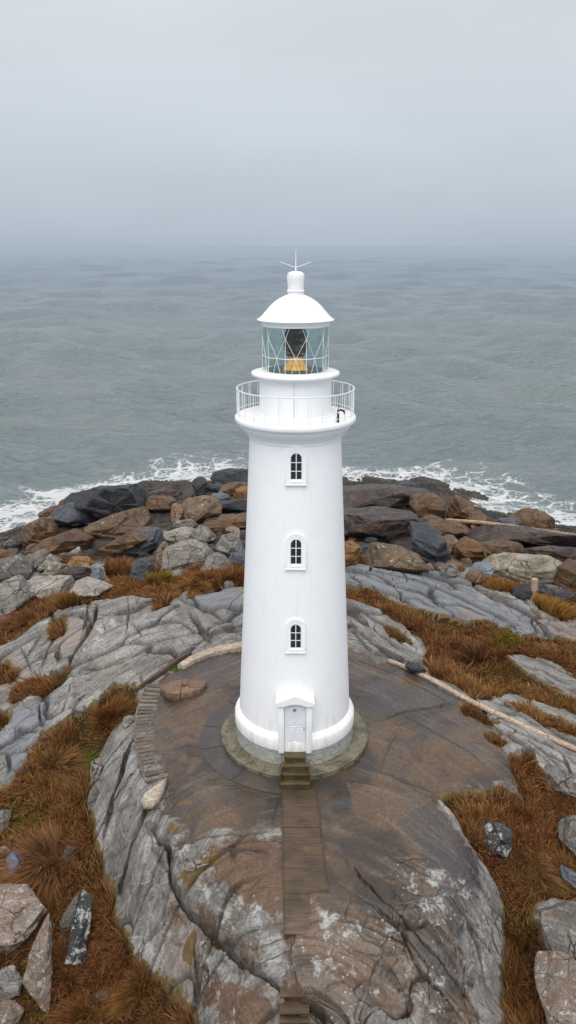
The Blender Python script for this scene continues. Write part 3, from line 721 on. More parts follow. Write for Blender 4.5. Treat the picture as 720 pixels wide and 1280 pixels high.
def Gsea(x, y):
    c = (x-_gx[0])/(_gx[-1]-_gx[0])*159; r = (y-_gy[0])/(_gy[-1]-_gy[0])*109
    out = (c < 0) | (c > 158.9) | (r > 108.9) | (r < 0)
    c = np.clip(c, 0, 158.9); r = np.clip(r, 0, 108.9); i = r.astype(int); j = c.astype(int); a = r-i; b = c-j
    v = (_GG[i, j]*(1-b)+_GG[i, j+1]*b)*(1-a)+(_GG[i+1, j]*(1-b)+_GG[i+1, j+1]*b)*a
    return np.where(out, -20, v)
FOAM = [([(-80,740),(-80,640),(0,620),(60,610),(130,594),(200,584),(255,574),(320,572),(320,640),(200,660),(60,700)],.68,4.),
        ([(-20,720),(-20,660),(40,645),(50,700)],.95,2.), ([(180,615),(215,590),(300,578),(320,590),(320,620),(240,622)],.85,1.5),
        ([(60,650),(60,625),(150,603),(190,600),(190,640)],.7,1.5),
        ([(425,598),(470,588),(520,586),(560,582),(600,588),(640,604),(700,622),(800,640),(800,720),(600,690),(540,640),(425,650)],.70,4.),
        ([(520,605),(560,597),(600,607),(615,640),(680,640),(760,660),(760,700),(600,690),(560,640)],.95,1.5)]
sea()

# ------------------------------------------------------------------ lighthouse
LH = empty('lighthouse'); props(LH, 'tall white tapering lighthouse tower with railed gallery and domed glass lantern', 'lighthouse')
def rw(z):   # wall radius
    return 2.19+(1.636-2.19)*(z-1.49)/(12.39-1.49)
bm = bmesh.new()
prof = [(0, 1.44), (2.20, 1.44)]+[(rw(1.44+i*.5), 1.44+i*.5) for i in range(22)]+[(rw(12.4), 12.42), (0, 12.42)]
lathe(bm, prof, 128); obj('tower', bm, M_WHITE, LH, 40)
bm = bmesh.new(); lathe(bm, [(2.0, .82), (2.375, .82), (2.385, .86), (2.385, 1.24), (2.36, 1.30), (2.30, 1.38), (2.21, 1.47), (2.1, 1.49)], 128); obj('plinth_band', bm, M_WHITE, LH, 40)
bm = bmesh.new(); lathe(bm, [(0, .15), (2.36, .15), (2.355, .5), (2.345, .822), (0, .822)], 128); obj('plinth', bm, M_BASE, LH, 40)
bm = bmesh.new(); lathe(bm, [(0, 12.38), (1.66, 12.38), (1.68, 12.44), (1.68, 12.50), (1.74, 12.53), (1.78, 12.60), (1.79, 12.64), (1.86, 12.66), (1.92, 12.74), (1.97, 12.80), (1.98, 12.84), (2.0, 12.90), (2.0, 12.945), (0, 12.945)], 128); obj('cornice', bm, M_WHITE, LH, 25)
bm = bmesh.new(); lathe(bm, [(0, 12.94), (2.08, 12.94), (2.12, 12.96), (2.145, 13.0), (2.15, 13.06), (2.145, 13.12), (2.12, 13.16), (2.07, 13.18), (0, 13.185)], 128); obj('gallery_deck', bm, M_TRIM, LH, 40)
bm = bmesh.new(); lathe(bm, [(0, 13.18), (1.32, 13.18), (1.32, 13.24), (1.275, 13.26), (1.265, 14.56), (0, 14.56)], 96); obj('watch_room', bm, M_WHITE, LH, 40)
bm = bmesh.new(); [box(bm, .003-.4*0+sx, .012+sx, -1.287, -1.26, 13.3, 14.5) for sx in (-.06,)]; obj('panel_seam', bm, simple('grey_joint', (.5, .51, .53), .5), LH)
bm = bmesh.new(); lathe(bm, [(0, 14.55), (1.46, 14.55), (1.52, 14.58), (1.545, 14.63), (1.53, 14.68), (1.48, 14.70), (1.22, 14.715), (1.22, 14.74), (0, 14.74)], 96); obj('lantern_sill', bm, M_TRIM, LH, 35)
# railing
bm = bmesh.new(); ring(bm, 2.06, 14.12, .022, 96); obj('handrail', bm, M_RAIL, LH, 60)
bm = bmesh.new(); ring(bm, 2.06, 13.30, .013, 96); obj('lower_rail', bm, M_RAIL, LH, 60)
for i in range(26):
    a = 2*PI*(i+.35)/26; bm = bmesh.new(); tube(bm, [(2.06*math.cos(a), 2.06*math.sin(a), 13.16), (2.06*math.cos(a), 2.06*math.sin(a), 14.12)], .014, 6)
    a2 = a+.05; tube(bm, [(2.055*math.cos(a2), 2.055*math.sin(a2), 13.16), (2.055*math.cos(a2), 2.055*math.sin(a2), 14.12)], .007, 5)
    obj('railing_post', bm, M_RAIL, LH)
# lantern: panes, bars, lens
g = NT('lantern_glass'); g.n.remove(g.b); tr = g.n.new('ShaderNodeBsdfTransparent'); tr.inputs[0].default_value = (.90, .95, .95, 1); gl = g.n.new('ShaderNodeBsdfGlossy'); gl.inputs['Roughness'].default_value = .03; gl.inputs[0].default_value = (.85, .9, .9, 1)
fr = g.n.new('ShaderNodeFresnel'); fr.inputs[0].default_value = 1.75; mx = g.n.new('ShaderNodeMixShader'); gg = g.n.new('ShaderNodeNewGeometry'); fb_ = g.math('MULTIPLY', fr.outputs[0], g.math('SUBTRACT', 1., gg.outputs['Backfacing'])); g.L(fb_, mx.inputs[0]); g.L(tr.outputs[0], mx.inputs[1]); g.L(gl.outputs[0], mx.inputs[2]); g.L(mx.outputs[0], g.out.inputs[0])
M_GLASS = g.m
NP = 10; R1 = 1.13; z0, z1 = 14.73, 16.26; zm = 15.24; zu = zm+.66
ang = lambda k: -PI/2+(k)*2*PI/NP
for k in range(NP):
    a, b = ang(k-.5), ang(k+.5); bm = bmesh.new()
    vs = [bm.verts.new((r_*math.cos(t), r_*math.sin(t), z)) for r_ in (R1, R1-.015) for t in (a, b) for z in (z0, z1)]
    for f in ((0, 2, 3, 1), (4, 5, 7, 6), (0, 1, 5, 4), (2, 6, 7, 3), (1, 3, 7, 5), (0, 4, 6, 2)): bm.faces.new([vs[i] for i in f])
    obj('lantern_pane', bm, M_GLASS, LH)
bm = bmesh.new()
def cyl(a, z, r=R1+.012):
    # on the polygon of the panes
    k = round((a+PI/2)/(2*PI/NP)); c = ang(k); rr_ = r*math.cos(PI/NP)/max(.2, math.cos(a-c)); return (rr_*math.cos(a), rr_*math.sin(a), z)
for k in range(NP):
    a = ang(k-.5); tube(bm, [cyl(a, z0), cyl(a, zu)], .010, 6)
    for s in (-1, 1):
        c = ang(k); hw = PI/NP
        tube(bm, [cyl(c+s*hw*.42, z0), cyl(c, zm)], .008, 5); tube(bm, [cyl(c, zm), cyl(c+s*hw*.98, zu)], .008, 5)
        tube(bm, [cyl(c+s*hw*.98, zu), cyl(c+s*hw*.62, z1)], .008, 5)
        tube(bm, [cyl(c+s*hw*.98, zm), cyl(c, zm)], .012, 5)
obj('glazing_bars', bm, M_RAIL, LH)
bm = bmesh.new(); lathe(bm, [(1.02, 16.25), (1.17, 16.25), (1.18, 16.34), (1.02, 16.34)], 96); obj('lantern_top_ring', bm, M_TRIM, LH, 35)
# lens assembly (real coloured glass, warm lamp at its foot)
n = NT('lens_glass'); v = n.coord('Object', scale=(1, 1, 1)); w = n.n.new('ShaderNodeTexWave'); w.wave_type = 'BANDS'; w.bands_direction = 'Z'; w.inputs['Scale'].default_value = 5; w.inputs['Distortion'].default_value = 2.5; n.L(v, w.inputs['Vector'])
q = n.noise(v, 6, 5, .7); c = n.mix(n.rng(q, .45, .66), (.028, .017, .006), (.42, .30, .08)); M_LENS = n.fin(c, .15, n.bump(w.outputs['Fac'], .03, 1.))
bm = bmesh.new(); prof = [(0, 15.18)]
for i in range(20):
    z = 15.20+i*.050; t = (z-15.20)/1.0; r = .20+.22*math.sin(PI*(.12+.8*t))
    prof += [(r, z), (r+.03, z+.027)]
prof += [(0, 16.2)]; lathe(bm, prof, 40); lens = obj('lens', bm, M_LENS, LH, 30)
n = NT('lit_lamp_glass'); v = n.coord('Object'); q = n.noise(n.coord('Object', scale=(1, 1, .35)), 9, 7, .8, 1.5); vo = n.noise(v, 22, 4, .7); k = n.math('MULTIPLY', n.rng(q, .36, .60), n.rng(vo, .1, .5, 1., .3))
c = n.mix(k, (.30, .075, .006), (1., .60, .14)); M_LAMP = n.fin((.5, .3, .08), .25, n.bump(q, .03, 1.)); n.set(n.b.inputs['Emission Color'], c); n.set(n.b.inputs['Emission Strength'], n.rng(k, .1, .9, .6, 3.0))
bm = bmesh.new(); prof = [(0, 14.74), (.44, 14.745)]
for i in range(9):
    z = 14.76+i*.055; r = .44-.34*(i/9)**1.1; prof += [(r, z), (r-.015, z+.035)]
prof += [(0, 15.25)]; lathe(bm, prof, 24); obj('lamp', bm, M_LAMP, lens)
bm = bmesh.new(); lathe(bm, [(0, 14.738), (.98, 14.738), (.98, 14.78), (.50, 14.78), (.50, 14.742), (0, 14.742)], 48); obj('lamp_table', bm, simple('dark_bronze', (.07, .075, .07), .4, .5), lens)
# roof
bm = bmesh.new()
dome_p = [(1.00, 16.33), (1.20, 16.335), (1.22, 16.40), (1.31, 16.43), (1.325, 16.455), (1.29, 16.475), (1.18, 16.56), (1.02, 16.74), (.86, 16.92), (.70, 17.06), (.52, 17.17), (.38, 17.235), (.27, 17.27), (0, 17.28)]
lathe(bm, dome_p, 96); roof = obj('lantern_dome', bm, M_TRIM, LH, 30)
bm = bmesh.new(); lathe(bm, [(0, 17.26), (.27, 17.26), (.28, 17.30), (.265, 17.33), (.265, 17.36), (.295, 17.37), (.30, 17.40), (.275, 17.43), (.27, 17.5), (.275, 17.62), (.295, 17.78), (.295, 17.88), (.27, 17.96), (.20, 18.01), (.08, 18.03), (0, 18.03)], 48); obj('ventilator', bm, M_TRIM, roof, 30)
bm = bmesh.new(); tube(bm, [(0, 0, 18.0), (0, 0, 18.2), (0, 0, 18.72)], .016, 6, [.03, .02, .010])
for a, L in ((-.05, .52), (PI+.05, .52), (PI/2, .35)):
    tube(bm, [(0, 0, 18.16), (.10*math.cos(a), .10*math.sin(a), 18.18), (L*math.cos(a), L*math.sin(a), 18.33)], .010, 5)
obj('lightning_rod', bm, M_RAIL, roof)
# windows
M_PANE = simple('dark_window_glass', (.012, .014, .02), .08, 0, .3)
slope = math.atan((2.19-1.636)/(12.39-1.49))
def arch(w, h, n=14):
    """points of an arched opening: width w, total height h, from the bottom-left round to the bottom-right"""
    r = w/2; return [(-r, 0)]+[(-r*math.cos(PI*i/n), h-r+r*math.sin(PI*i/n)) for i in range(n+1)]+[(r, 0)]
def arch_plate(bm, pts, y0, y1, inner=None):
    A = [bm.verts.new((x, y0, z)) for x, z in pts]; B = [bm.verts.new((x, y1, z)) for x, z in pts]; m = len(pts)
    if inner is None:
        bm.faces.new(A); bm.faces.new(B[::-1])
        for i in range(m): bm.faces.new((A[i], B[i], B[(i+1) % m], A[(i+1) % m]))
    else:
        C = [bm.verts.new((x, y0+.015, z)) for x, z in inner]; D = [bm.verts.new((x, y1, z)) for x, z in inner]
        for i in range(m-1):
            bm.faces.new((A[i], A[i+1], C[i+1], C[i])); bm.faces.new((A[i], B[i], B[i+1], A[i+1])); bm.faces.new((C[i], C[i+1], D[i+1], D[i]))
        bm.faces.new((A[0], C[0], D[0], B[0])); bm.faces.new((A[-1], B[-1], D[-1], C[-1]))
for zc in (11.25, 8.20, 5.00):
    r = rw(zc)+.006; M = Matrix.Translation((0.02, -r, zc)) @ Matrix.Rotation(-slope, 4, 'X')
    hh = .93; out = arch(.70, hh+.35, 14); out = [(x, z-.14) for x, z in out]; inn = arch(.40, hh, 14)
    bm = bmesh.new(); arch_plate(bm, out, -.055, .05, inn); box(bm, -.35, .35, -.053, .05, -.16, -.02)
    bmesh.ops.transform(bm, matrix=M, verts=bm.verts); win = obj('window', bm, M_WHITE, LH, 30)
    bm = bmesh.new(); arch_plate(bm, [(x*.98, z) for x, z in inn], -.012, .0); bmesh.ops.transform(bm, matrix=M, verts=bm.verts); obj('pane', bm, M_PANE, win)
    bm = bmesh.new(); box(bm, -.014, .014, -.03, -.014, .0, hh-.01); [box(bm, -.195, .195, -.028, -.0145, z-.012, z+.012) for z in (.30, .60)]
    arch_plate(bm, arch(.396, hh-.002), -.034, -.0135, arch(.36, hh-.02)); box(bm, -.19, .19, -.033, -.0142, .0, .025)
    bmesh.ops.transform(bm, matrix=M, verts=bm.verts); obj('glazing_bar', bm, M_TRIM, win)
    bm = bmesh.new()
    vs = [bm.verts.new(p) for p in ((-.2, -.01, .02), (.2, -.01, .02), (.2, -.065, -.05), (-.2, -.065, -.05), (-.2, 0, -.09), (.2, 0, -.09), (.2, -.065, -.09), (-.2, -.065, -.09))]
    for f in ((0, 1, 2, 3), (3, 2, 6, 7), (4, 7, 6, 5), (0, 3, 7, 4), (1, 5, 6, 2)): bm.faces.new([vs[i] for i in f])
    box(bm, -.38, .36, -.075, .03, -.195, -.162)
    bmesh.ops.transform(bm, matrix=M, verts=bm.verts); obj('sill', bm, M_TRIM, win)
# door
r0 = rw(2.0)
bm = bmesh.new(); DZ0, DZ1 = .86, 2.86; dw = .395; yd = -2.36
top = [(x, DZ1+.10*(1-(x/dw)**2)) for x in np.linspace(-dw, dw, 9)]
arch_plate(bm, [(-dw, DZ0)]+top+[(dw, DZ0)], yd, yd+.3); door = obj('door', bm, M_DOOR, LH)
bm = bmesh.new()
for (xa, xb, za, zb) in ((-.31, -.02, 1.98, 2.70), (.02, .31, 1.98, 2.70), (-.31, -.02, 1.0, 1.84), (.02, .31, 1.0, 1.84)): box(bm, xa, xb, yd-.010, yd+.01, za, zb, None, .006)
box(bm, -.26, .22, yd-.018, yd+.01, 1.895, 1.915); obj('door_panel', bm, M_DOOR, door)
bm = bmesh.new(); box(bm, -.06, .05, yd-.03, yd+.01, 2.60, 2.66, None, .006); box(bm, -.065, -.03, yd-.034, yd+.01, 2.56, 2.67); obj('number_plate', bm, simple('tarnished_plate', (.18, .19, .21), .4, .3), door)
bm = bmesh.new(); tube(bm, [(.33, yd-.05, 1.80), (.33, yd-.05, 1.95)], .012, 6); tube(bm, [(.33, yd, 1.87), (.33, yd-.05, 1.87)], .01, 6); obj('handle', bm, simple('dull_steel', (.4, .4, .4), .35, .9), door)
for s in (-1, 1):
    bm = bmesh.new(); box(bm, min(s*.405, s*.62), max(s*.405, s*.62), yd-.10, -1.95, .83, 2.90, None, .015); obj('door_jamb', bm, M_WHITE, LH, 30)
bm = bmesh.new()
P = [(-.69, 2.90), (-.71, 3.00), (-.64, 3.04), (0, 3.31), (.64, 3.04), (.71, 3.00), (.69, 2.90), (.42, 2.87), (.2, 2.955), (0, 2.975), (-.2, 2.955), (-.42, 2.87)]
A = [bm.verts.new((x, -2.56, z)) for x, z in P]; B = [bm.verts.new((x*.97, -1.9, z+.10)) for x, z in P]
bm.faces.new(A); bm.faces.new(B[::-1])
for i in range(len(P)): bm.faces.new((A[i], B[i], B[(i+1) % len(P)], A[(i+1) % len(P)]))
obj('door_hood', bm, M_WHITE, LH, 30)

# paving, apron, steps
bm = bmesh.new(); lathe(bm, [(0, -.10), (2.93, -.10), (2.97, -.06), (2.965, .17), (2.93, .20), (2.5, .205), (0, .205)], 128); props(obj('apron', bm, M_APRON, None, 30), 'mossy round concrete apron at the foot of the white tower', kind='structure')
bm = bmesh.new(); [lathe(bm, [(2.90, -.02), (3.79+q, -.02), (3.80+q, .022), (2.90, .030)], 50, math.radians(a), math.radians(b)) for a, b, q in ((88, 139, .02), (139.6, 171, -.03), (171.5, 196, .01), (196.5, 231, .03), (231.4, 270, -.02))]
props(obj('paving_ring', bm, M_PAVE, None, 30), 'dark circular paving ring round the apron', kind='structure')
ST = empty('door_steps', (0, -2.7, .2)); props(ST, 'short flight of mossy wooden steps up to the lighthouse door', 'steps')
def part(name, bm, mat, par, sm=None):
    bmesh.ops.translate(bm, verts=bm.verts, vec=-par.location); return obj(name, bm, mat, par, sm)
for (ya, yb, zt, hw) in ((-2.72, -2.34, .835, .40), (-2.98, -2.715, .64, .50), (-3.22, -2.97, .44, .52), (-3.50, -3.215, .25, .55)):
    bm = bmesh.new(); box(bm, -hw, hw, ya, yb, zt-.07, zt, None, .012); part('tread', bm, M_STEP, ST, 30)
    bm = bmesh.new(); box(bm, -hw+.02, hw-.02, ya+.04, yb, .0, zt-.072); part('riser', bm, M_STEP, ST)
for s in (-1, 1):
    bm = bmesh.new(); box(bm, s*.545-.03, s*.545+.03, -3.40, -2.74, 0, .60, None, .01); part('stringer', bm, M_STEP, ST, 30)

# wooden walkway down the dome
WK = empty('boardwalk', (0, -3.55, .1)); props(WK, 'brown timber boardwalk running down the rock from the door steps', 'boardwalk')
def gz(x, y, k=.35):
    xs = np.array([x-k, x, x+k]); return float(np.mean(ground(xs, np.full(3, y))))
y = -3.53; i = 0; rnd = random.Random(4)
lowx = lambda yy: -.38-.0*yy
yk = np.linspace(-3.4, -9.6, 125); zk = np.array([np.mean([gz(-.3, q_), gz(0, q_), gz(.35, q_), gz(.7, q_)])+.03 for q_ in yk]); kk = np.hanning(15); kk /= kk.sum(); zk = np.convolve(np.pad(zk, 7, mode='edge'), kk, 'valid')
zprof = lambda q_: float(np.interp(-q_, -yk, zk))
groups = [(-3.53, -5.6), (-5.6, -6.3), (-6.3, -8.15), (-8.15, -9.35)]
sec = 0
for (ya, yb) in groups:
    bm = bmesh.new(); y = ya-.015
    while y > yb+.05:
        w = rnd.uniform(.16, .28); yn = max(y-w, yb)
        hwR = .74+.052*(-3.5-y); hwL = .47-.018*(-3.5-y)
        if sec == 3: hwR = .42
        yc = (y+yn)/2; zz = zprof(yc)+.02+rnd.uniform(-.003, .003)-.008*(sec % 2); slp = (zprof(yc+.1)-zprof(yc-.1))/.2
        Ms = Matrix(((1, 0, 0, 0), (0, 1, 0, 0), (0, slp, 1, -slp*yc), (0, 0, 0, 1)))
        box(bm, -hwL+rnd.uniform(-.012, .012), hwR+rnd.uniform(-.012, .012), yn+.002, y, zz-.16, zz, Ms, .003)
        y = yn
    if bm.verts: part('deck', bm, M_WOOD, WK, 30)
    else: bm.free()
    sec += 1
for s in (-1, 1):
    bm = bmesh.new(); pts = []
    for k in range(24):
        yy = -3.55-k*(5.75 if s < 0 else 4.6)/23; xx = -.475+.018*(-3.5-yy) if s < 0 else .75+.052*(-3.5-yy)
        pts.append((xx, yy, zprof(yy)+.025))
    tube(bm, pts, .022, 6); part('edge_board', bm, M_WOOD, WK)
# lower stub of the boardwalk beyond the ledge
bs = empty('lower_boardwalk', tuple(hit(372, 1262))); props(bs, 'lowest short flight of wooden treads under the rock ledge', 'boardwalk')
for k, py in enumerate((1243, 1254, 1264, 1276, 1290)):
    p = hit(368, py); bm = bmesh.new(); box(bm, p[0]-.42, p[0]+.42, p[1]-.14, p[1]+.14, p[2]+.02, p[2]+.09, None, .01); part('tread', bm, M_WOOD, bs, 30)

# curved flight of slatted steps on the left
CS = empty('curved_stairway', tuple(hit(192, 920))); props(CS, 'narrow curving flight of dark slatted steps along the left rim of the dome', 'steps')
cl = [(196,856),(190,868),(186,882),(183,896),(182,910),(182,925),(185,940),(190,955),(194,966),(198,976)]
cw = np.array([hit(*c) for c in cl]); cum = np.r_[0, np.cumsum(np.linalg.norm(np.diff(cw[:, :2], axis=0), axis=1))]
NS = 27; ps = []
for k in range(NS): s = cum[-1]*(k+.5)/NS; ps.append([np.interp(s, cum, cw[:, j]) for j in range(3)])
ps = np.array(ps); ps[:, 2] = np.linspace(ps[0, 2]+.02, ps[-1, 2]+.02, NS)*.3+.7*np.array([max(gz(p[0], p[1], .25), p[2]-.1) for p in ps])+.05
k3 = np.array([.25, .5, .25]); zz = np.convolve(np.pad(ps[:, 2], 1, mode='edge'), k3, 'valid'); ps[:, 2] = zz
for k in range(NS):
    t = ps[min(k+1, NS-1)]-ps[max(k-1, 0)]; a = math.atan2(t[1], t[0])+PI/2
    M = Matrix.Translation(Vector(ps[k])) @ Matrix.Rotation(a+rnd.uniform(-.05, .05), 4, 'Z')
    bm = bmesh.new(); w = cum[-1]/NS; box(bm, -.40+rnd.uniform(-.02, .02), .40+rnd.uniform(-.02, .02), -w*.40, w*.36, -.10, .02+.012*math.sin(k*2.1), M, .012); part('tread', bm, M_SLAT, CS, 30)
for s in (-1, 1):
    bm = bmesh.new(); pts = []
    for k in range(NS):
        t = ps[min(k+1, NS-1)]-ps[max(k-1, 0)]; nrm = np.array([-t[1], t[0], 0]); nrm /= np.linalg.norm(nrm); pts.append(ps[k]+nrm*s*.42+np.array([0, 0, -.05]))
    tube(bm, pts, .055, 6); part('side_kerb', bm, M_SLAT, CS)

# ------------------------------------------------------------------ rocks as real bodies
def body(outline, base_py=None, thick=1.0, res=(44, 24), chops=7, seed=0, rough=.06, boxy=.5, push=.35, jag=1., grow=1.0):
    """closed rock body: its outline at real size across the line of sight, its own thickness along it, cut by flat faces"""
    rs = np.random.default_rng(seed+100)
    O = np.array(outline, float); c = (O.min(0)+O.max(0))/2; O = c+(O-c)*grow; hpx = O[:, 1].max()-O[:, 1].min()
    pb = hit(c[0], (base_py or O[:, 1].max())-.12*hpx); dr = ray(c[0], c[1]); 
    dep = (pb-CAM)@np.array([0, CP, -SP])
    scale = dep/FOC; wv = (O[:, 0].max()-O[:, 0].min())*scale; hv = hpx*scale
    T = thick*min(wv, hv*1.25, 6)
    dep += push*T*.6
    C = CAM+dr*dep
    d = dr/np.linalg.norm(dr); r = np.array([1, 0, 0.]); r -= d*(r@d); r /= np.linalg.norm(r); u = np.cross(r, d)
    # resample the outline
    n, m = res
    Pc = np.vstack([O, O[:1]]); L = np.r_[0, np.cumsum(np.linalg.norm(np.diff(Pc, axis=0), axis=1))]
    s = np.linspace(0, L[-1], n, endpoint=False); ox_ = np.interp(s, L, Pc[:, 0])-c[0]; oy_ = np.interp(s, L, Pc[:, 1])-c[1]
    sx = dep/FOC; ex, ey = ox_*sx, -oy_*sx
    al = np.linspace(-PI/2, PI/2, m)
    V = []
    for a in al:
        gq = max(math.cos(a), 0)**boxy; hq = math.copysign(abs(math.sin(a))**.85, math.sin(a))
        V.append(C+np.outer(ex*gq, r)+np.outer(ey*gq, u)+d*(hq*T/2))
    V = np.array(V).reshape(-1, 3)
    # flat cuts
    S = np.array([wv/2, hv/2, T/2]); loc = np.stack([(V-C)@r/S[0], (V-C)@u/S[1], (V-C)@d/S[2]], -1)
    for k in range(chops):
        nv = rs.normal(size=3)*np.array([.8, .9, .7]); nv[2] = -abs(nv[2])*1.3; nv[1] += .25; nv /= np.linalg.norm(nv)
        hlim = rs.uniform(.60, .88); q = loc@nv-hlim; loc = loc-np.where(q > 0, q, 0)[:, None]*nv*.92
    V = C+loc[:, :1]*S[0]*r+loc[:, 1:2]*S[1]*u+loc[:, 2:]*S[2]*d
    sz = min(wv, hv); cen = V.mean(0); dirn = V-cen; dirn /= np.linalg.norm(dirn, axis=1, keepdims=True)+1e-9
    f = 1.6/sz
    nz_ = .22*fbm3(V[:, 0]*f*5+seed, V[:, 1]*f*5, V[:, 2]*f*9, 3, seed+8)+fbm3(V[:, 0]*f+seed, V[:, 1]*f, V[:, 2]*f*1.6, 3, seed)+.45*jag*(np.abs(fbm3(V[:, 0]*f*2+seed, V[:, 1]*f*2, V[:, 2]*f*3.2, 3, seed+3))*-2)
    lay = (V@np.array([.18, -.22, .95]))*4.2/sz+.35*fbm3(V[:, 0]*f*.7, V[:, 1]*f*.7, V[:, 2]*f*.7, 2, seed+5)
    if jag: nz_ = nz_+.55*saw(lay, .8)
    V = V+dirn*(nz_*rough*sz)[:, None]
    ii = np.arange(n*m).reshape(m, n); j = np.roll(ii, -1, axis=1)
    q = np.stack([ii[:-1], j[:-1], j[1:], ii[1:]], -1).reshape(-1, 4)
    return V, q, C
def flip_ok(V, q, C):
    a = V[q]; nrm = np.cross(a[:, 1]-a[:, 0], a[:, 2]-a[:, 0]); return ((a.mean(1)-C)*nrm).sum() > 0
def rock(name, label, outline, mat, group=None, cat='rock', sharp=32, **kw):
    V, q, C = body(outline, **kw)
    if not flip_ok(V, q, C): q = q[:, ::-1]
    lowz = V[:, 2].min(); loc = (float(C[0]), float(C[1]), float(lowz))
    o = mesh_np(name, V, q, np.full(len(q), 4), RK[mat], True, None, None, loc)
    o.data.set_sharp_from_angle(angle=math.radians(sharp)); o.data.validate()
    return props(o, label, cat, group)

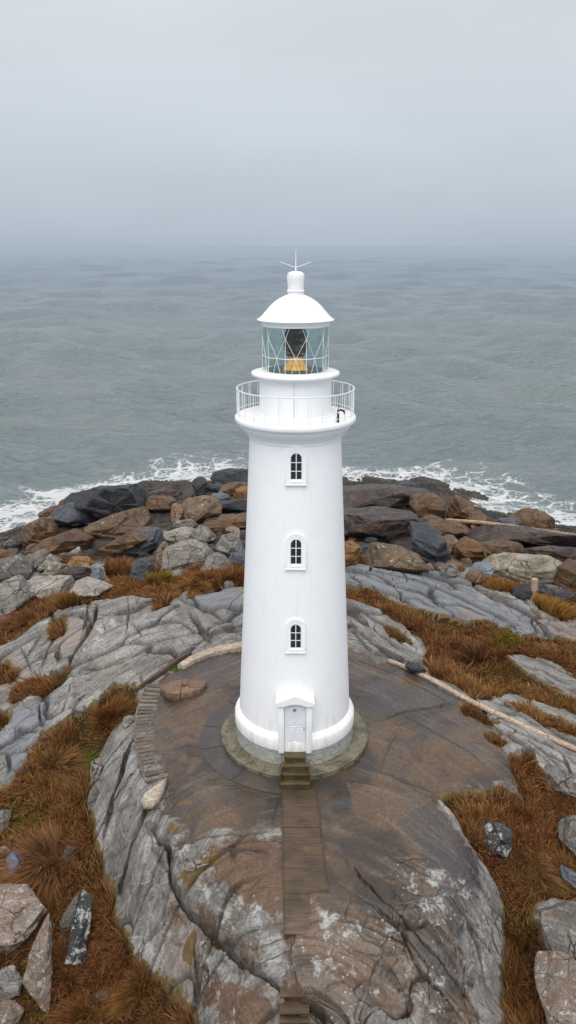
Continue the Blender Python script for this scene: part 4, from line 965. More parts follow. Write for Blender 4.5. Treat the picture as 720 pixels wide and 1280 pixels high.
BOULD = [
 ('blue-black angular boulder with a flat face, left shore top', 'slate', [(64,650),(72,638),(85,630),(98,626),(112,628),(124,632),(128,645),(118,655),(95,653),(82,658),(70,662)], 1.3),
 ('long rounded black wet boulder crowning the left shore heap', 'black', [(85,624),(95,618),(115,614),(140,611),(165,609),(190,612),(194,625),(180,640),(165,652),(140,656),(128,648),(118,640),(100,634),(90,632)], 1.4),
 ('thin brown rock lying behind the blue-black angular boulder', 'brown', [(45,650),(50,642),(62,635),(75,632),(80,640),(68,652),(48,656)], 1.2),
 ('brown flat-faced boulder at the far left tip beside the surf', 'brown', [(27,668),(30,660),(50,650),(62,649),(68,660),(72,668),(55,676),(35,684),(28,680)], 1.2),
 ('small brown stone wedged behind the long black boulder', 'brown', [(72,636),(76,627),(84,624),(88,630),(84,638),(76,642)], 1.),
 ('broad brown wedge boulder below the blue-black one', 'brown', [(45,688),(60,675),(80,668),(98,659),(108,668),(118,680),(118,690),(90,693),(60,691)], 1.2),
 ('big tan and brown boulder with a slanting top in the left heap', 'tan', [(112,661),(118,655),(140,646),(165,638),(178,636),(184,650),(183,662),(165,669),(140,678),(118,678)], 1.2),
 ('long brown slab leaning against the tan boulder', 'brown', [(118,694),(140,678),(165,664),(190,656),(192,668),(160,686),(130,699)], 1.),
 ('slate-blue slab tilted towards the sea with a dark underside', 'slate', [(146,694),(165,675),(180,662),(195,660),(201,670),(197,682),(180,689),(160,697)], 1.1),
 ('brown triangular boulder on the shore ridge', 'brown', [(175,637),(190,620),(205,618),(217,626),(216,637),(200,643)], 1.2),
 ('flat dark brown ledge stone at the water behind the triangular boulder', 'plum', [(186,616),(205,610),(225,616),(226,626),(212,628),(200,624)], 1.4),
 ('large grey-tan boulder beside the surf, left of the tower', 'tan', [(229,634),(235,625),(255,622),(268,624),(274,632),(273,644),(262,652),(248,655),(235,650)], 1.2),
 ('upright brown block beside the large grey-tan boulder', 'redbrown', [(214,647),(216,630),(224,627),(228,638),(226,652),(217,654)], 1.),
 ('black rock standing in the surf left of the tower', 'black', [(241,603),(248,597),(255,598),(262,606),(260,618),(250,620),(243,614)], 1.1),
 ('low black rock in the surf next to the upright black rock', 'black', [(258,606),(266,603),(277,605),(279,612),(268,616),(259,614)], 1.2),
 ('black layered ledge at the waterline close to the tower', 'black', [(267,598),(272,588),(285,585),(309,588),(322,592),(322,606),(290,609),(275,606)], 1.4),
 ('dark brown rock below the black waterline ledge', 'brown', [(275,618),(278,606),(296,603),(322,606),(322,620),(300,626),(282,624)], 1.2),
 ('orange-brown rounded stone close to the tower edge', 'ochre', [(292,622),(297,612),(306,607),(318,608),(320,622),(306,628)], 1.),
 ('small pale blue stone under the black rocks', 'blue', [(263,624),(267,617),(280,616),(285,619),(285,626),(270,628)], 1.),
 ('thin dark slab above the pebble pile', 'black', [(270,634),(280,626),(300,623),(322,626),(322,638),(300,643),(282,641)], 1.1),
 ('brown boulder half hidden by the tower above the pebbles', 'brown', [(274,650),(280,640),(300,640),(322,648),(322,664),(300,664),(284,660)], 1.1),
 ('flat brown slab in front of the large grey-tan boulder', 'brown', [(248,661),(262,652),(280,651),(294,658),(296,668),(275,668),(256,668)], 1.2),
 ('thin pale grey stone resting on the dark rocks', 'grey', [(214,660),(222,652),(238,650),(244,655),(236,662),(220,664)], 1.1),
 ('pale fractured stone above the big squared block', 'pale', [(205,668),(214,662),(232,659),(246,663),(245,675),(228,678),(210,675)], 1.1),
 ('pale triangular stone right of the fractured stone', 'grey', [(240,668),(250,658),(262,662),(270,672),(262,682),(248,680)], 1.1),
 ('large squared pale block with a brown front above the grass', 'pale', [(207,710),(209,690),(214,677),(230,673),(255,677),(263,690),(262,702),(252,712),(235,714),(215,714)], .9),
 ('narrow tan block left of the squared pale block', 'tan', [(195,702),(197,684),(204,678),(209,682),(208,700),(203,708)], .9),
 ('pale blue-grey wedge stone on the right of the squared block', 'grey', [(252,714),(262,697),(274,688),(286,702),(290,716),(272,722)], .9),
 ('grey stone in the rubble next to the tower', 'grey', [(272,686),(278,672),(290,668),(300,676),(304,692),(292,700),(280,698)], .9),
 ('small rounded pebble on the rubble next to the tower', 'pale', [(286,672),(290,663),(298,662),(302,670),(298,677),(290,678)], .9),
 ('dark grey flat stone at the tower edge above the grass', 'slate', [(284,704),(292,692),(306,688),(322,690),(322,708),(300,712)], .9),
 ('blue-grey rough stone between two rust tussocks', 'slate', [(163,724),(165,708),(172,699),(184,698),(191,708),(190,724),(176,730)], .9),
 ('pale sharp slab at the left edge, first of three', 'pale', [(33,715),(38,700),(45,690),(61,688),(57,699),(46,711)], .8),
 ('pale sharp slab in the middle of three', 'pale', [(43,716),(56,701),(66,688),(73,691),(71,702),(56,713)], .8),
 ('low pale slab, lowest of the three sharp slabs', 'cream', [(53,719),(62,707),(75,700),(83,703),(76,713),(62,721)], .8),
 ('big striped grey boulder at the left picture edge', 'grey', [(-14,722),(-10,700),(6,694),(24,698),(36,710),(32,722),(12,728),(-4,730)], 1.),
 ('rounded grey stone above the striped grey boulder', 'grey', [(10,706),(14,697),(24,693),(33,697),(34,706),(24,712)], 1.),
 ('small brown slab right of the sharp slabs', 'brown', [(72,698),(80,691),(98,690),(106,696),(96,704),(80,704)], 1.),
 ('ochre wet stone above the grass strip', 'ochre', [(85,706),(92,697),(106,695),(114,702),(112,712),(98,714)], 1.),
 ('mauve-brown rounded stone above the grass strip', 'plum', [(67,724),(76,710),(92,707),(110,711),(117,720),(108,730),(84,730)], 1.),
 ('light blue stone chip beside the rust tussock', 'blue', [(112,728),(115,713),(121,708),(129,715),(125,726),(118,731)], .9),
 ('big pale striped boulder left of the grass strip', 'pale', [(35,732),(40,720),(60,717),(84,720),(91,734),(76,748),(58,752),(46,744)], .8),
 ('tall grey striped slab at the left edge under the boulders', 'grey', [(-12,778),(-8,742),(4,728),(20,724),(36,728),(38,746),(26,756),(14,768),(2,776)], .7),
 ('white-grey smooth boulder lying in the grass strip', 'pale', [(92,740),(98,728),(110,723),(126,727),(137,733),(122,745),(106,753),(95,752)], .8),
 ('small black rock in the surf at the far left', 'black', [(7,684),(11,677),(20,676),(25,682),(22,690),(12,691)], 1.1),
 ('ochre stone at the left picture edge beside the surf', 'ochre', [(-6,702),(-4,690),(6,688),(10,696),(6,704)], 1.),
 # right shore
 ('wide dark ledge at the top of the right shore', 'plum', [(420,610),(445,605),(470,606),(500,609),(530,612),(538,624),(520,636),(490,638),(460,634),(420,638)], 1.6),
 ('thick plum-brown slab with a broken overhanging edge, right of the tower', 'plum', [(415,650),(430,636),(470,634),(510,640),(516,652),(508,664),(490,679),(470,677),(450,671),(415,664)], 1.5),
 ('thin black ledge awash behind the right shore rocks', 'black', [(484,610),(490,604),(510,603),(522,607),(520,614),(500,616)], 1.3),
 ('tall brown boulder with a flat top by the surf', 'brown', [(512,642),(514,618),(528,612),(546,616),(553,625),(553,645),(538,654),(520,652)], 1.1),
 ('sloping dark brown rock below the tall brown boulder', 'brown', [(514,664),(520,648),(536,644),(556,652),(574,664),(556,672),(530,672)], 1.2),
 ('blue-grey upright boulder with ribbed face on the right', 'slate', [(510,668),(516,656),(533,656),(548,668),(555,682),(561,700),(556,708),(540,704),(525,694),(514,682)], .9),
 ('smooth tan and orange boulder above the right slabs', 'tan', [(455,692),(458,680),(478,679),(500,684),(520,694),(531,711),(500,716),(475,714),(460,710)], 1.),
 ('brown boulder at the tower edge below the plum slab', 'ochre', [(420,700),(420,676),(436,673),(448,682),(454,700),(440,708)], 1.),
 ('ochre squared block in the middle of the right shore', 'ochre', [(566,678),(578,671),(596,678),(605,696),(602,704),(588,702),(572,694)], 1.),
 ('tan block leaning behind the blue-grey boulder', 'tan', [(546,680),(552,670),(564,670),(572,680),(568,692),(556,694)], 1.),
 ('brown angular boulder beside the foam on the right', 'brown', [(561,646),(563,630),(570,622),(582,626),(590,632),(588,646),(580,655),(570,654)], 1.1),
 ('dark brown squarish boulder at the foam edge', 'brown', [(583,656),(585,642),(600,639),(606,645),(605,657),(596,664)], 1.1),
 ('dark hump-backed rock surrounded by foam', 'brown', [(638,648),(650,640),(662,636),(680,642),(691,650),(692,660),(670,662),(652,656)], 1.2),
 ('low grey flat rock in the foam', 'slate', [(619,654),(628,648),(642,648),(650,655),(640,661),(624,660)], 1.4),
 ('wide plum ledge running to the right picture edge', 'plum', [(596,662),(620,656),(660,660),(700,668),(750,672),(750,688),(700,684),(650,678),(600,674)], 1.8),
 ('dark plum ledge below the long timber on the right', 'plum', [(640,690),(660,680),(700,684),(750,690),(750,706),(710,704),(670,700)], 1.4),
 ('cream fractured long block on the right shore', 'cream', [(607,704),(612,694),(640,694),(680,697),(698,704),(696,724),(672,732),(640,726),(618,716)], .9),
 ('brown cracked block at the right picture edge', 'brown', [(690,728),(692,706),(710,700),(745,704),(745,738),(710,738)], .9),
 ('pale blue small block in front of the ochre block', 'blue', [(591,716),(595,705),(606,703),(616,711),(613,722),(600,724)], .9),
 ('round grey stone in the grass behind the slabs', 'grey', [(551,716),(555,707),(566,706),(572,713),(570,722),(558,724)], .9),
 ('small brown stone left of the orange grass', 'brown', [(582,724),(588,714),(600,714),(607,722),(602,731),(590,732)], .9),
 ('brown flat slab under the long timber', 'brown', [(592,690),(604,678),(628,676),(650,682),(652,692),(630,698),(606,698)], 1.2),
 ('black wet rock in the hollow below the cream block', 'black', [(640,742),(650,732),(672,730),(690,738),(686,748),(662,752)], .9),
 ('dark slate slab at the lower edge of the right shore', 'slate', [(672,744),(684,736),(706,736),(716,744),(700,752),(682,752)], .9),
 ('brown triangular rock below the tall boulder', 'brown', [(548,664),(556,652),(570,652),(586,662),(580,672),(562,674)], 1.1),
]
for k, (lb, mt, ol, th) in enumerate(BOULD):
    rock('boulder', lb, ol, mt, 'boulders along the shore', 'boulder', thick=th, seed=k*7, chops=8, rough=.07, res=(80, 46), boxy=.28, grow=1.17)

# near rocks
NEAR = [
 ('shore_rock', 'big rusty pink block in the lower left grass', 'rusty', [(-40,1190),(-40,1112),(-6,1102),(28,1108),(58,1114),(60,1132),(50,1152),(40,1170),(15,1182)], .9, 'rock'),
 ('shore_rock', 'pointed rust-streaked shard standing in the lower left grass', 'rusty', [(33,1222),(37,1190),(44,1168),(53,1147),(60,1165),(66,1210),(69,1259),(58,1252),(44,1238)], .9, 'rock'),
 ('shore_rock', 'narrow stone blade, half black and half pale, in the lower left grass', 'lichen', [(84,1212),(88,1180),(90,1150),(98,1116),(110,1112),(112,1150),(110,1190),(108,1208),(96,1216)], .9, 'rock'),
 ('shore_rock', 'pale thin slab leaning beside the black and pale blade', 'grey', [(72,1166),(78,1145),(90,1124),(98,1114),(96,1140),(90,1160),(78,1172)], .5, 'rock'),
 ('shore_rock', 'grey blunt stone at the lower left picture edge', 'grey', [(-10,1236),(0,1214),(12,1208),(27,1226),(25,1242),(8,1250)], .9, 'rock'),
 ('shore_rock', 'lichened pale stone in the bottom left corner', 'rusty', [(-20,1290),(-10,1256),(10,1250),(27,1262),(22,1278),(4,1292)], .9, 'rock'),
 ('shore_rock', 'pale flat slab under the big rusty pink block', 'pale', [(-20,1196),(-10,1182),(10,1170),(30,1168),(26,1180),(8,1196)], .6, 'rock'),
 ('shore_rock', 'grey stone at the left edge in the mid grass', 'grey', [(-16,1040),(-10,1018),(2,1011),(11,1014),(11,1028),(2,1044)], .8, 'rock'),
 ('shore_rock', 'bluish rounded stone left of the tall grass tuft', 'blue', [(4,1090),(8,1072),(18,1062),(30,1068),(31,1084),(22,1100),(8,1102)], .8, 'rock'),
 ('shore_rock', 'small pale stone at the left edge above the bluish stone', 'pale', [(-12,1072),(-6,1060),(6,1058),(13,1064),(6,1074)], .7, 'rock'),
 ('shore_rock', 'grey slanting stone buried in the grass under the dome cliff', 'slate', [(76,1078),(80,1064),(88,1053),(96,1053),(98,1066),(94,1078),(84,1084)], .8, 'rock'),
 ('shore_rock', 'small pale stone beside the spiky tussock at the bottom', 'pale', [(116,1250),(121,1240),(132,1234),(142,1240),(136,1250),(124,1254)], .7, 'rock'),
 ('shore_rock', 'black stone splashed with white lichen in the right grass', 'lichen', [(586,1036),(590,1028),(606,1026),(628,1030),(640,1038),(639,1056),(631,1075),(614,1068),(598,1054)], .8, 'rock'),
 ('shore_rock', 'pointed pale grey slab at the right edge below the meadow', 'grey', [(690,1024),(700,1019),(724,1022),(752,1040),(752,1090),(722,1076),(704,1054)], .6, 'rock'),
 ('shore_rock', 'small bluish slab under the pointed slab at the right edge', 'blue', [(692,1086),(700,1080),(724,1094),(745,1110),(740,1122),(716,1108)], .6, 'rock'),
 ('shore_rock', 'smooth rounded grey slab at the right edge above the meadow', 'grey', [(666,966),(672,956),(690,955),(725,974),(760,1000),(755,1016),(720,1000),(690,988),(674,980)], .45, 'rock'),
 ('shore_rock', 'small pale upright stone against the dome cliff', 'pale', [(112,972),(114,952),(124,946),(127,960),(122,978),(115,980)], .8, 'rock'),
 ('shore_rock', 'little grey stone at the foot of the dome cliff', 'grey', [(109,1004),(112,988),(120,984),(124,996),(119,1010),(112,1012)], .7, 'rock'),
 ('shore_rock', 'rounded knob stone at the top of the dome cliff', 'grey', [(152,904),(156,895),(166,893),(170,901),(164,909),(155,910)], .8, 'rock'),
 ('shore_rock', 'bone-white teardrop stone at the foot of the curving steps', 'bone', [(176,1002),(180,992),(190,984),(200,978),(208,972),(206,988),(200,1002),(192,1010),(182,1010)], .7, 'stone'),
 ('shore_rock', 'white sliver stone lying in a mossy crack of the dome', 'pale', [(230,1088),(233,1080),(246,1075),(262,1073),(266,1078),(254,1083),(240,1089),(233,1092)], .6, 'stone'),
 ('shore_rock', 'dark striped stone beside the log right of the tower', 'slate', [(504,832),(510,826),(522,828),(532,836),(538,846),(528,846),(514,840)], .7, 'rock'),
]
for k, (nm, lb, mt, ol, th, ct) in enumerate(NEAR):
    smooth_ = mt == 'bone'
    rock(nm, lb, ol, mt, None, ct, thick=th, seed=500+k*11, chops=0 if smooth_ else 7, jag=0 if smooth_ else 1., rough=.02 if smooth_ else .075, res=(110, 64), boxy=.6 if smooth_ else .42, push=.15)

# slab outcrop bottom right and ridge slabs are bedrock bodies too
rock('rock_slab', 'big pale grey layered slab in the bottom right corner', [(662,1146),(664,1130),(690,1124),(725,1132),(790,1150),(790,1260),(740,1230),(700,1196),(672,1180)], 'grey', None, 'rock slab', thick=.6, seed=901, res=(96, 50), boxy=.4, push=.1, rough=.04)
rock('rock_slab', 'lower pale slab with rusty patches in the bottom right corner', [(672,1184),(690,1186),(720,1200),(790,1250),(790,1340),(720,1330),(690,1300),(676,1240)], 'rusty', None, 'rock slab', thick=.6, seed=902, res=(96, 50), boxy=.4, push=.1, rough=.04)

# round brown slab lying beside the curved steps
p = hit(228, 872); RS = None
bm = bmesh.new(); N = 72; prof_o = []
for i in range(N):
    a = 2*PI*i/N; prof_o.append((1.02*math.cos(a)*(1+.05*math.sin(3*a+1)+.03*math.sin(5*a)), .62*math.sin(a)*(1+.05*math.cos(2*a))))
lev = [(.94, -.05), (1.0, .04), (1.01, .25), (.985, .325), (.93, .345), (.6, .355), (.25, .35)]
rings = [[bm.verts.new((x*s+.02*math.sin(7*i), y*s+.02*math.cos(5*i), z+.012*math.sin(i*.9))) for i, (x, y) in enumerate(prof_o)] for s, z in lev]
for A, B in zip(rings, rings[1:]):
    for i in range(N): bm.faces.new((A[i], A[(i+1) % N], B[(i+1) % N], B[i]))
bm.faces.new(rings[-1]); bm.faces.new(rings[0][::-1])
bmesh.ops.rotate(bm, verts=bm.verts, matrix=Matrix.Rotation(math.radians(24), 3, 'Z') @ Matrix.Rotation(math.radians(3), 3, 'Y'))
o = obj('round_slab', bm, RK['redbrown'], None, 45, (p[0], p[1]+.45, float(ground(p[0], p[1]+.45))-.03)); props(o, 'flat oval red-brown stone slab lying on the wet rock beside the curving steps', 'stone slab')

# kerb wall round the back left of the terrace
def ribbon_wall(name, pts_px, w, h, mat, label, cat, rx=0, zoff=0, n=40, seedk=0, tap=None):
    P = np.array([hit(*q) for q in pts_px]); L = np.r_[0, np.cumsum(np.linalg.norm(np.diff(P[:, :2], axis=0), axis=1))]
    s = np.linspace(0, L[-1], n); C = np.stack([np.interp(s, L, P[:, j]) for j in range(3)], -1)
    for _ in range(3): C[1:-1] = .25*C[:-2]+.5*C[1:-1]+.25*C[2:]
    bm = bmesh.new(); prev = None; prof = [(-.5, -.6), (-.5, .75), (-.38, .96), (0, 1.0), (.38, .96), (.5, .75), (.5, -.6)]
    for k in range(n):
        t = C[min(k+1, n-1)]-C[max(k-1, 0)]; nv = np.array([-t[1], t[0]]); nv /= np.linalg.norm(nv); f = tap(k/(n-1)) if tap else 1
        cur = [bm.verts.new((C[k, 0]+nv[0]*a*w*f+.012*rnd.uniform(-1, 1), C[k, 1]+nv[1]*a*w*f+.012*rnd.uniform(-1, 1), C[k, 2]+zoff+b*h*f+.008*rnd.uniform(-1, 1))) for a, b in prof]
        if prev:
            for i in range(len(prof)-1): bm.faces.new((prev[i], prev[i+1], cur[i+1], cur[i]))
        else: bm.faces.new(cur)
        prev = cur
    bm.faces.new(prev[::-1])
    c = C[n//2]; bmesh.ops.translate(bm, verts=bm.verts, vec=-Vector(c)); return props(obj(name, bm, mat, None, 45, tuple(c)), label, cat)
M_KERB = rock_mat('pinkish_kerb_stone', (.36, .27, .20), (.50, .42, .34), (.20, .15, .10), .75, .1, .5, .5)
ribbon_wall('kerb_wall', [(340,805),(302,811),(280,814),(258,820),(240,827),(226,836)], .62, .34, M_KERB, 'low pale pinkish curved kerb wall behind the terrace, left of the tower', 'wall', n=60, tap=lambda t: 1-.35*t)
ribbon_wall('timber_beam', [(238,820),(222,829),(205,841),(188,853),(170,866)], .17, .20, M_WOOD, 'brown timber edging beam running down from the kerb wall to the grass', 'beam', n=30, zoff=.05)
# long log on the right, long timber by the sea, small post, stick
def log(name, pts_px, r, mat, label, cat, n=50, lift=0., wob=.02, tip=.6):
    P = np.array([hit(*q) for q in pts_px]); L = np.r_[0, np.cumsum(np.linalg.norm(np.diff(P, axis=0), axis=1))]; s = np.linspace(0, L[-1], n)
    C = np.stack([np.interp(s, L, P[:, j]) for j in range(3)], -1)
    for _ in range(6): C[1:-1] = .25*C[:-2]+.5*C[1:-1]+.25*C[2:]
    C[:, 2] += r*.7+lift; C += RNG.normal(size=C.shape)*wob*r
    bm = bmesh.new(); tube(bm, [tuple(c) for c in C-C[n//2]], r, 12, [r*(tip+(1-tip)*math.sin(PI*min(1, .04+k/(n-1)))**.3)*(1+.05*math.sin(k*1.7)) for k in range(n)])
    return props(obj(name, bm, mat, None, 50, tuple(C[n//2])), label, cat)
log('log', [(486,828),(510,837),(540,852),(565,866),(590,880),(620,894),(650,908),(690,926),(725,941),(790,968)], .125, M_POLE, 'long pale weathered log lying along the right rim of the dome', 'log', 70, wob=.06)
log('driftwood_timber', [(556,665),(600,668),(650,674),(700,682),(770,692)], .17, M_DRIFT, 'very long bleached driftwood timber on the dark right shore rocks', 'driftwood', 50, .9, .03)
pp = hit(666, 748); bm = bmesh.new(); tube(bm, [(0, 0, -.2), (.03, 0, .5), (.0, .02, 1.25)], .2, 9, [.26, .23, .2]); props(obj('wooden_post', bm, M_DRIFT, None, 40, tuple(pp)), 'short brown wooden post among the rocks at the right shore', 'post')
log('stick', [(122,1236),(130,1216),(140,1196),(150,1172)], .035, M_DRIFT, 'thin pale broken stick lying in the lower left grass', 'stick', 14, .12, .2)

# black hooked fitting on the gallery deck
bf = empty('hooked_lamp', (1.42, -1.42, 13.17)); props(bf, 'small black hooked lamp standing on the gallery deck behind the railing', 'lamp')
bm = bmesh.new(); tube(bm, [(1.42, -1.42, 13.17), (1.42, -1.42, 13.47)], .055, 10, [.05, .045]); part('post', bm, M_IRON, bf, 40)
bm = bmesh.new(); tube(bm, [(1.42, -1.42, 13.46), (1.40, -1.42, 13.56), (1.50, -1.42, 13.61), (1.62, -1.42, 13.57), (1.64, -1.42, 13.47)], .03, 8, [.04, .035, .035, .04, .02]); tube(bm, [(1.40, -1.42, 13.56), (1.45, -1.42, 13.72)], .012, 5); part('arm', bm, M_IRON, bf, 40)

# ------------------------------------------------------------------ small rubble between the boulders
def rubble():
    mats = ['grey', 'brown', 'slate', 'brown', 'plum', 'plum', 'black', 'ochre']
    protos = []
    for k in range(10):
        rs = np.random.default_rng(k+40); n, m = 20, 12
        a = np.linspace(0, 2*PI, n, endpoint=False); b = np.linspace(-PI/2, PI/2, m); A, B = np.meshgrid(a, b)
        L = np.stack([np.cos(B)**.6*np.sign(np.cos(A))*abs(np.cos(A))**.8, np.cos(B)**.6*np.sign(np.sin(A))*abs(np.sin(A))**.8, np.sin(B)], -1).reshape(-1, 3)
        for _ in range(9):
            nv = rs.normal(size=3); nv /= np.linalg.norm(nv); q = L@nv-rs.uniform(.5, .8); L = L-np.where(q > 0, q, 0)[:, None]*nv
        L *= np.array([1, rs.uniform(.6, 1), rs.uniform(.45, .75)])
        L += L*(.12*fbm3(L[:, 0]*2+k, L[:, 1]*2, L[:, 2]*2, 3, k))[:, None]
        ii = np.arange(n*m).reshape(m, n); j = np.roll(ii, -1, 1); q = np.stack([ii[:-1], j[:-1], j[1:], ii[1:]], -1).reshape(-1, 4)
        protos.append((L, q))
    spots = []
    for _ in range(6000):
        if len(spots) >= 105: break
        px = RNG.uniform(-10, 730); 
        if 318 < px < 420: continue
        if px < 318: lo, hi = (640 if px > 190 else 668), 722
        else: lo, hi = 655+max(0, (px-600)*.1), 722+max(0, (px-560)*.12)
        py = RNG.uniform(lo, hi); g_ = hitg(px, py)
        if float(sample(gs, g_[0], g_[1])) > -.2: continue
        r = RNG.uniform(.3, .8)
        if any(math.hypot(g_[0]-s[0], g_[1]-s[1]) < .75*(r+s[2]) for s in spots): continue
        spots.append((g_[0], g_[1], r, px))
    made = {}
    for k, (x, y_, r, px) in enumerate(spots):
        L, q = protos[k % 10]; mt = mats[int(RNG.integers(0, 8))] if px > 420 else ['grey', 'pale', 'brown', 'plum', 'slate', 'tan'][int(RNG.integers(0, 6))]
        key = (k % 10, mt)
        if key not in made:
            o = mesh_np('rubble_stone', L, q, np.full(len(q), 4), RK[mt], True); o.data.set_sharp_from_angle(angle=math.radians(30)); made[key] = o
        else:
            o = made[key].copy(); COL.objects.link(o)
        o.location = (x, y_, float(ground(x, y_))+.12*r); o.scale = (r, r, r); o.rotation_euler = (RNG.uniform(-.3, .3), RNG.uniform(-.3, .3), RNG.uniform(0, 6.28))
        wd = {'grey': 'grey', 'pale': 'pale', 'brown': 'brown', 'tan': 'tan', 'slate': 'slate-blue', 'plum': 'plum-dark', 'black': 'black', 'ochre': 'ochre'}[mt]
        side = 'left' if px < 368 else 'right'
        props(o, f'small {wd} loose stone among the {side} shore boulders', 'stone', f'small {wd} stones among the {side} shore boulders')
rubble()

# ------------------------------------------------------------------ grass
def grass_mat():
    n = NT('dry_grass'); colr, _, _ = n.attr('hue'); m = n.fin(colr, .75, None, Specular_IOR_Level=.2)
    n.n.remove(n.b) ; d = n.n.new('ShaderNodeBsdfDiffuse'); t = n.n.new('ShaderNodeBsdfTranslucent'); n.L(colr, d.inputs[0]); n.L(colr, t.inputs[0])
    mx = n.n.new('ShaderNodeMixShader'); mx.inputs[0].default_value = .3; n.L(d.outputs[0], mx.inputs[1]); n.L(t.outputs[0], mx.inputs[2]); n.L(mx.outputs[0], n.out.inputs[0]); return n.m
M_GRASS = grass_mat()
PAL = np.array([(.21, .085, .034), (.29, .135, .055), (.40, .22, .10), (.13, .052, .024), (.24, .135, .042), (.46, .29, .15), (.19, .12, .03)])
def blades(B, hgt, lean, bend, wid, hue):
    """B base points (n,3); lean (n,2) horizontal offset of the tip per unit height"""
    n = len(B); th = RNG.uniform(0, PI, n); s = np.stack([np.cos(th), np.sin(th), np.zeros(n)], -1)*wid[:, None]
    T = [0, .4, .75, 1.0]; pts = []
    ln = np.linalg.norm(lean, axis=1); up = hgt*np.sqrt(np.clip(1-.55*np.clip(ln, 0, 1.2)**2, .15, 1))
    for t in T:
        off = (t**bend)[:, None]*lean*hgt[:, None] if hasattr(bend, '__len__') else (t**bend)*lean*hgt[:, None]
        zz = up*(t-.25*t*t*np.clip(ln, 0, 1))
        pts.append(np.stack([B[:, 0]+off[:, 0], B[:, 1]+off[:, 1], B[:, 2]+zz], -1))
    V = np.stack([pts[0]-s, pts[0]+s, pts[1]-s*.9, pts[1]+s*.9, pts[2]-s*.6, pts[2]+s*.6, pts[3]], 1)
    base = (np.arange(n)*7)[:, None]
    quads = np.concatenate([base+np.array([0, 1, 3, 2]), base+np.array([2, 3, 5, 4])], 1).reshape(-1, 4)
    tris = base+np.array([4, 5, 6])
    flat = np.concatenate([quads.ravel(), tris.ravel()]); cnt = np.concatenate([np.full(len(quads), 4), np.full(n, 3)])
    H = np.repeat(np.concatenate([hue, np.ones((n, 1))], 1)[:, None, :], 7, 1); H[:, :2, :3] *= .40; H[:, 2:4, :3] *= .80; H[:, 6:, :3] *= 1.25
    return V.reshape(-1, 3), flat, cnt, H.reshape(-1, 4)
def grass_field():
    # clump centres inside the grass areas
    flatm = (gs > .06).ravel() & (Y.ravel() > -20.0) & (Y.ravel() < 32) & (np.abs(uu[None, :]*np.ones((NR, 1))).ravel() < .50)
    area = (np.gradient(X, axis=1)*np.gradient(Y, axis=0)).ravel()
    idm = np.where(flatm)[0]; pr = area[idm]*np.clip(1.25-.035*(Y.ravel()[idm]+18), .25, 1.3); tot = area[idm].sum()
    nc_ = 3600; pick = RNG.choice(idm, nc_, p=pr/pr.sum())
    cx = X.ravel()[pick]+RNG.normal(size=nc_)*.05; cy = Y.ravel()[pick]+RNG.normal(size=nc_)*.05
    dist = cy-CAM[1]
    tall = sstep(-.35, .45, fbm2(cx*.45, cy*.45, 3, 201)); moss = sstep(.15, .4, fbm2(cx*.55+7, cy*.55, 3, 202))*(1-sstep(4, 10, cy)*.5)
    grn = sample(green, cx, cy)
    hC = (.26+.50*tall)*(1-.65*moss)*(1-.7*grn)*RNG.uniform(.8, 1.15, nc_)
    fa = PI*1.35+1.4*fbm2(cx*.28, cy*.28, 3, 203); fl = np.stack([np.cos(fa), np.sin(fa)], -1)*(.45+.25*vn2(cx*.5, cy*.5, 204))[:, None]
    wts = RNG.dirichlet(np.ones(4), nc_); ci = np.clip((fbm2(cx*.4, cy*.4, 3, 205)*.5+.5)*3.2, 0, 3).astype(int)
    base_c = PAL[np.array([0, 1, 0, 3])[ci]]*.5+PAL[RNG.choice([0, 1, 2, 0, 1], nc_)]*.5
    yel = sstep(-.05, .3, fbm2(cx*.33+3, cy*.33, 3, 206))
    base_c = base_c*(1-.45*yel[:, None])+np.array([.36, .20, .07])*.45*yel[:, None]
    base_c = base_c*(1-moss[:, None]*.6)+np.array([.20, .15, .03])*moss[:, None]*.6
    base_c = base_c*(1-grn[:, None])+np.array([.06, .11, .018])*grn[:, None]
    per = 84; n = nc_*per
    rad = np.abs(RNG.normal(size=(nc_, per)))*.26; an = RNG.uniform(0, 2*PI, (nc_, per))
    bx = (cx[:, None]+rad*np.cos(an)).ravel(); by = (cy[:, None]+rad*np.sin(an)).ravel()
    ok = sample(gs, bx, by) > .03
    out = np.stack([(np.cos(an)*rad/.26*.38).ravel(), (np.sin(an)*rad/.26*.38).ravel()], -1)
    lean = out+np.repeat(fl, per, 0)+RNG.normal(size=(n, 2))*.16
    h = np.repeat(hC, per)*RNG.uniform(.55, 1.25, n)
    w = np.repeat(np.clip(.0045+.00042*dist, .006, .03), per)*RNG.uniform(.7, 1.4, n)
    hue = np.repeat(base_c, per, 0)*1.05*RNG.lognormal(0, .30, (n, 1))*(1+RNG.normal(size=(n, 3))*.05)
    str_ = RNG.random(n) < .16; hue[str_] = hue[str_]*.4+np.array([.45, .29, .14])*.6
    z = ground(bx, by)-.03
    B = np.stack([bx, by, z], -1)[ok]
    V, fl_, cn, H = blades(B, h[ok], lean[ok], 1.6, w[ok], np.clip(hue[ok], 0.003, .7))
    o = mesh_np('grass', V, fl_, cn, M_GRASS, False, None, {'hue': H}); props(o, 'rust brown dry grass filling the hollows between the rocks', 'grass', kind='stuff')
grass_field()

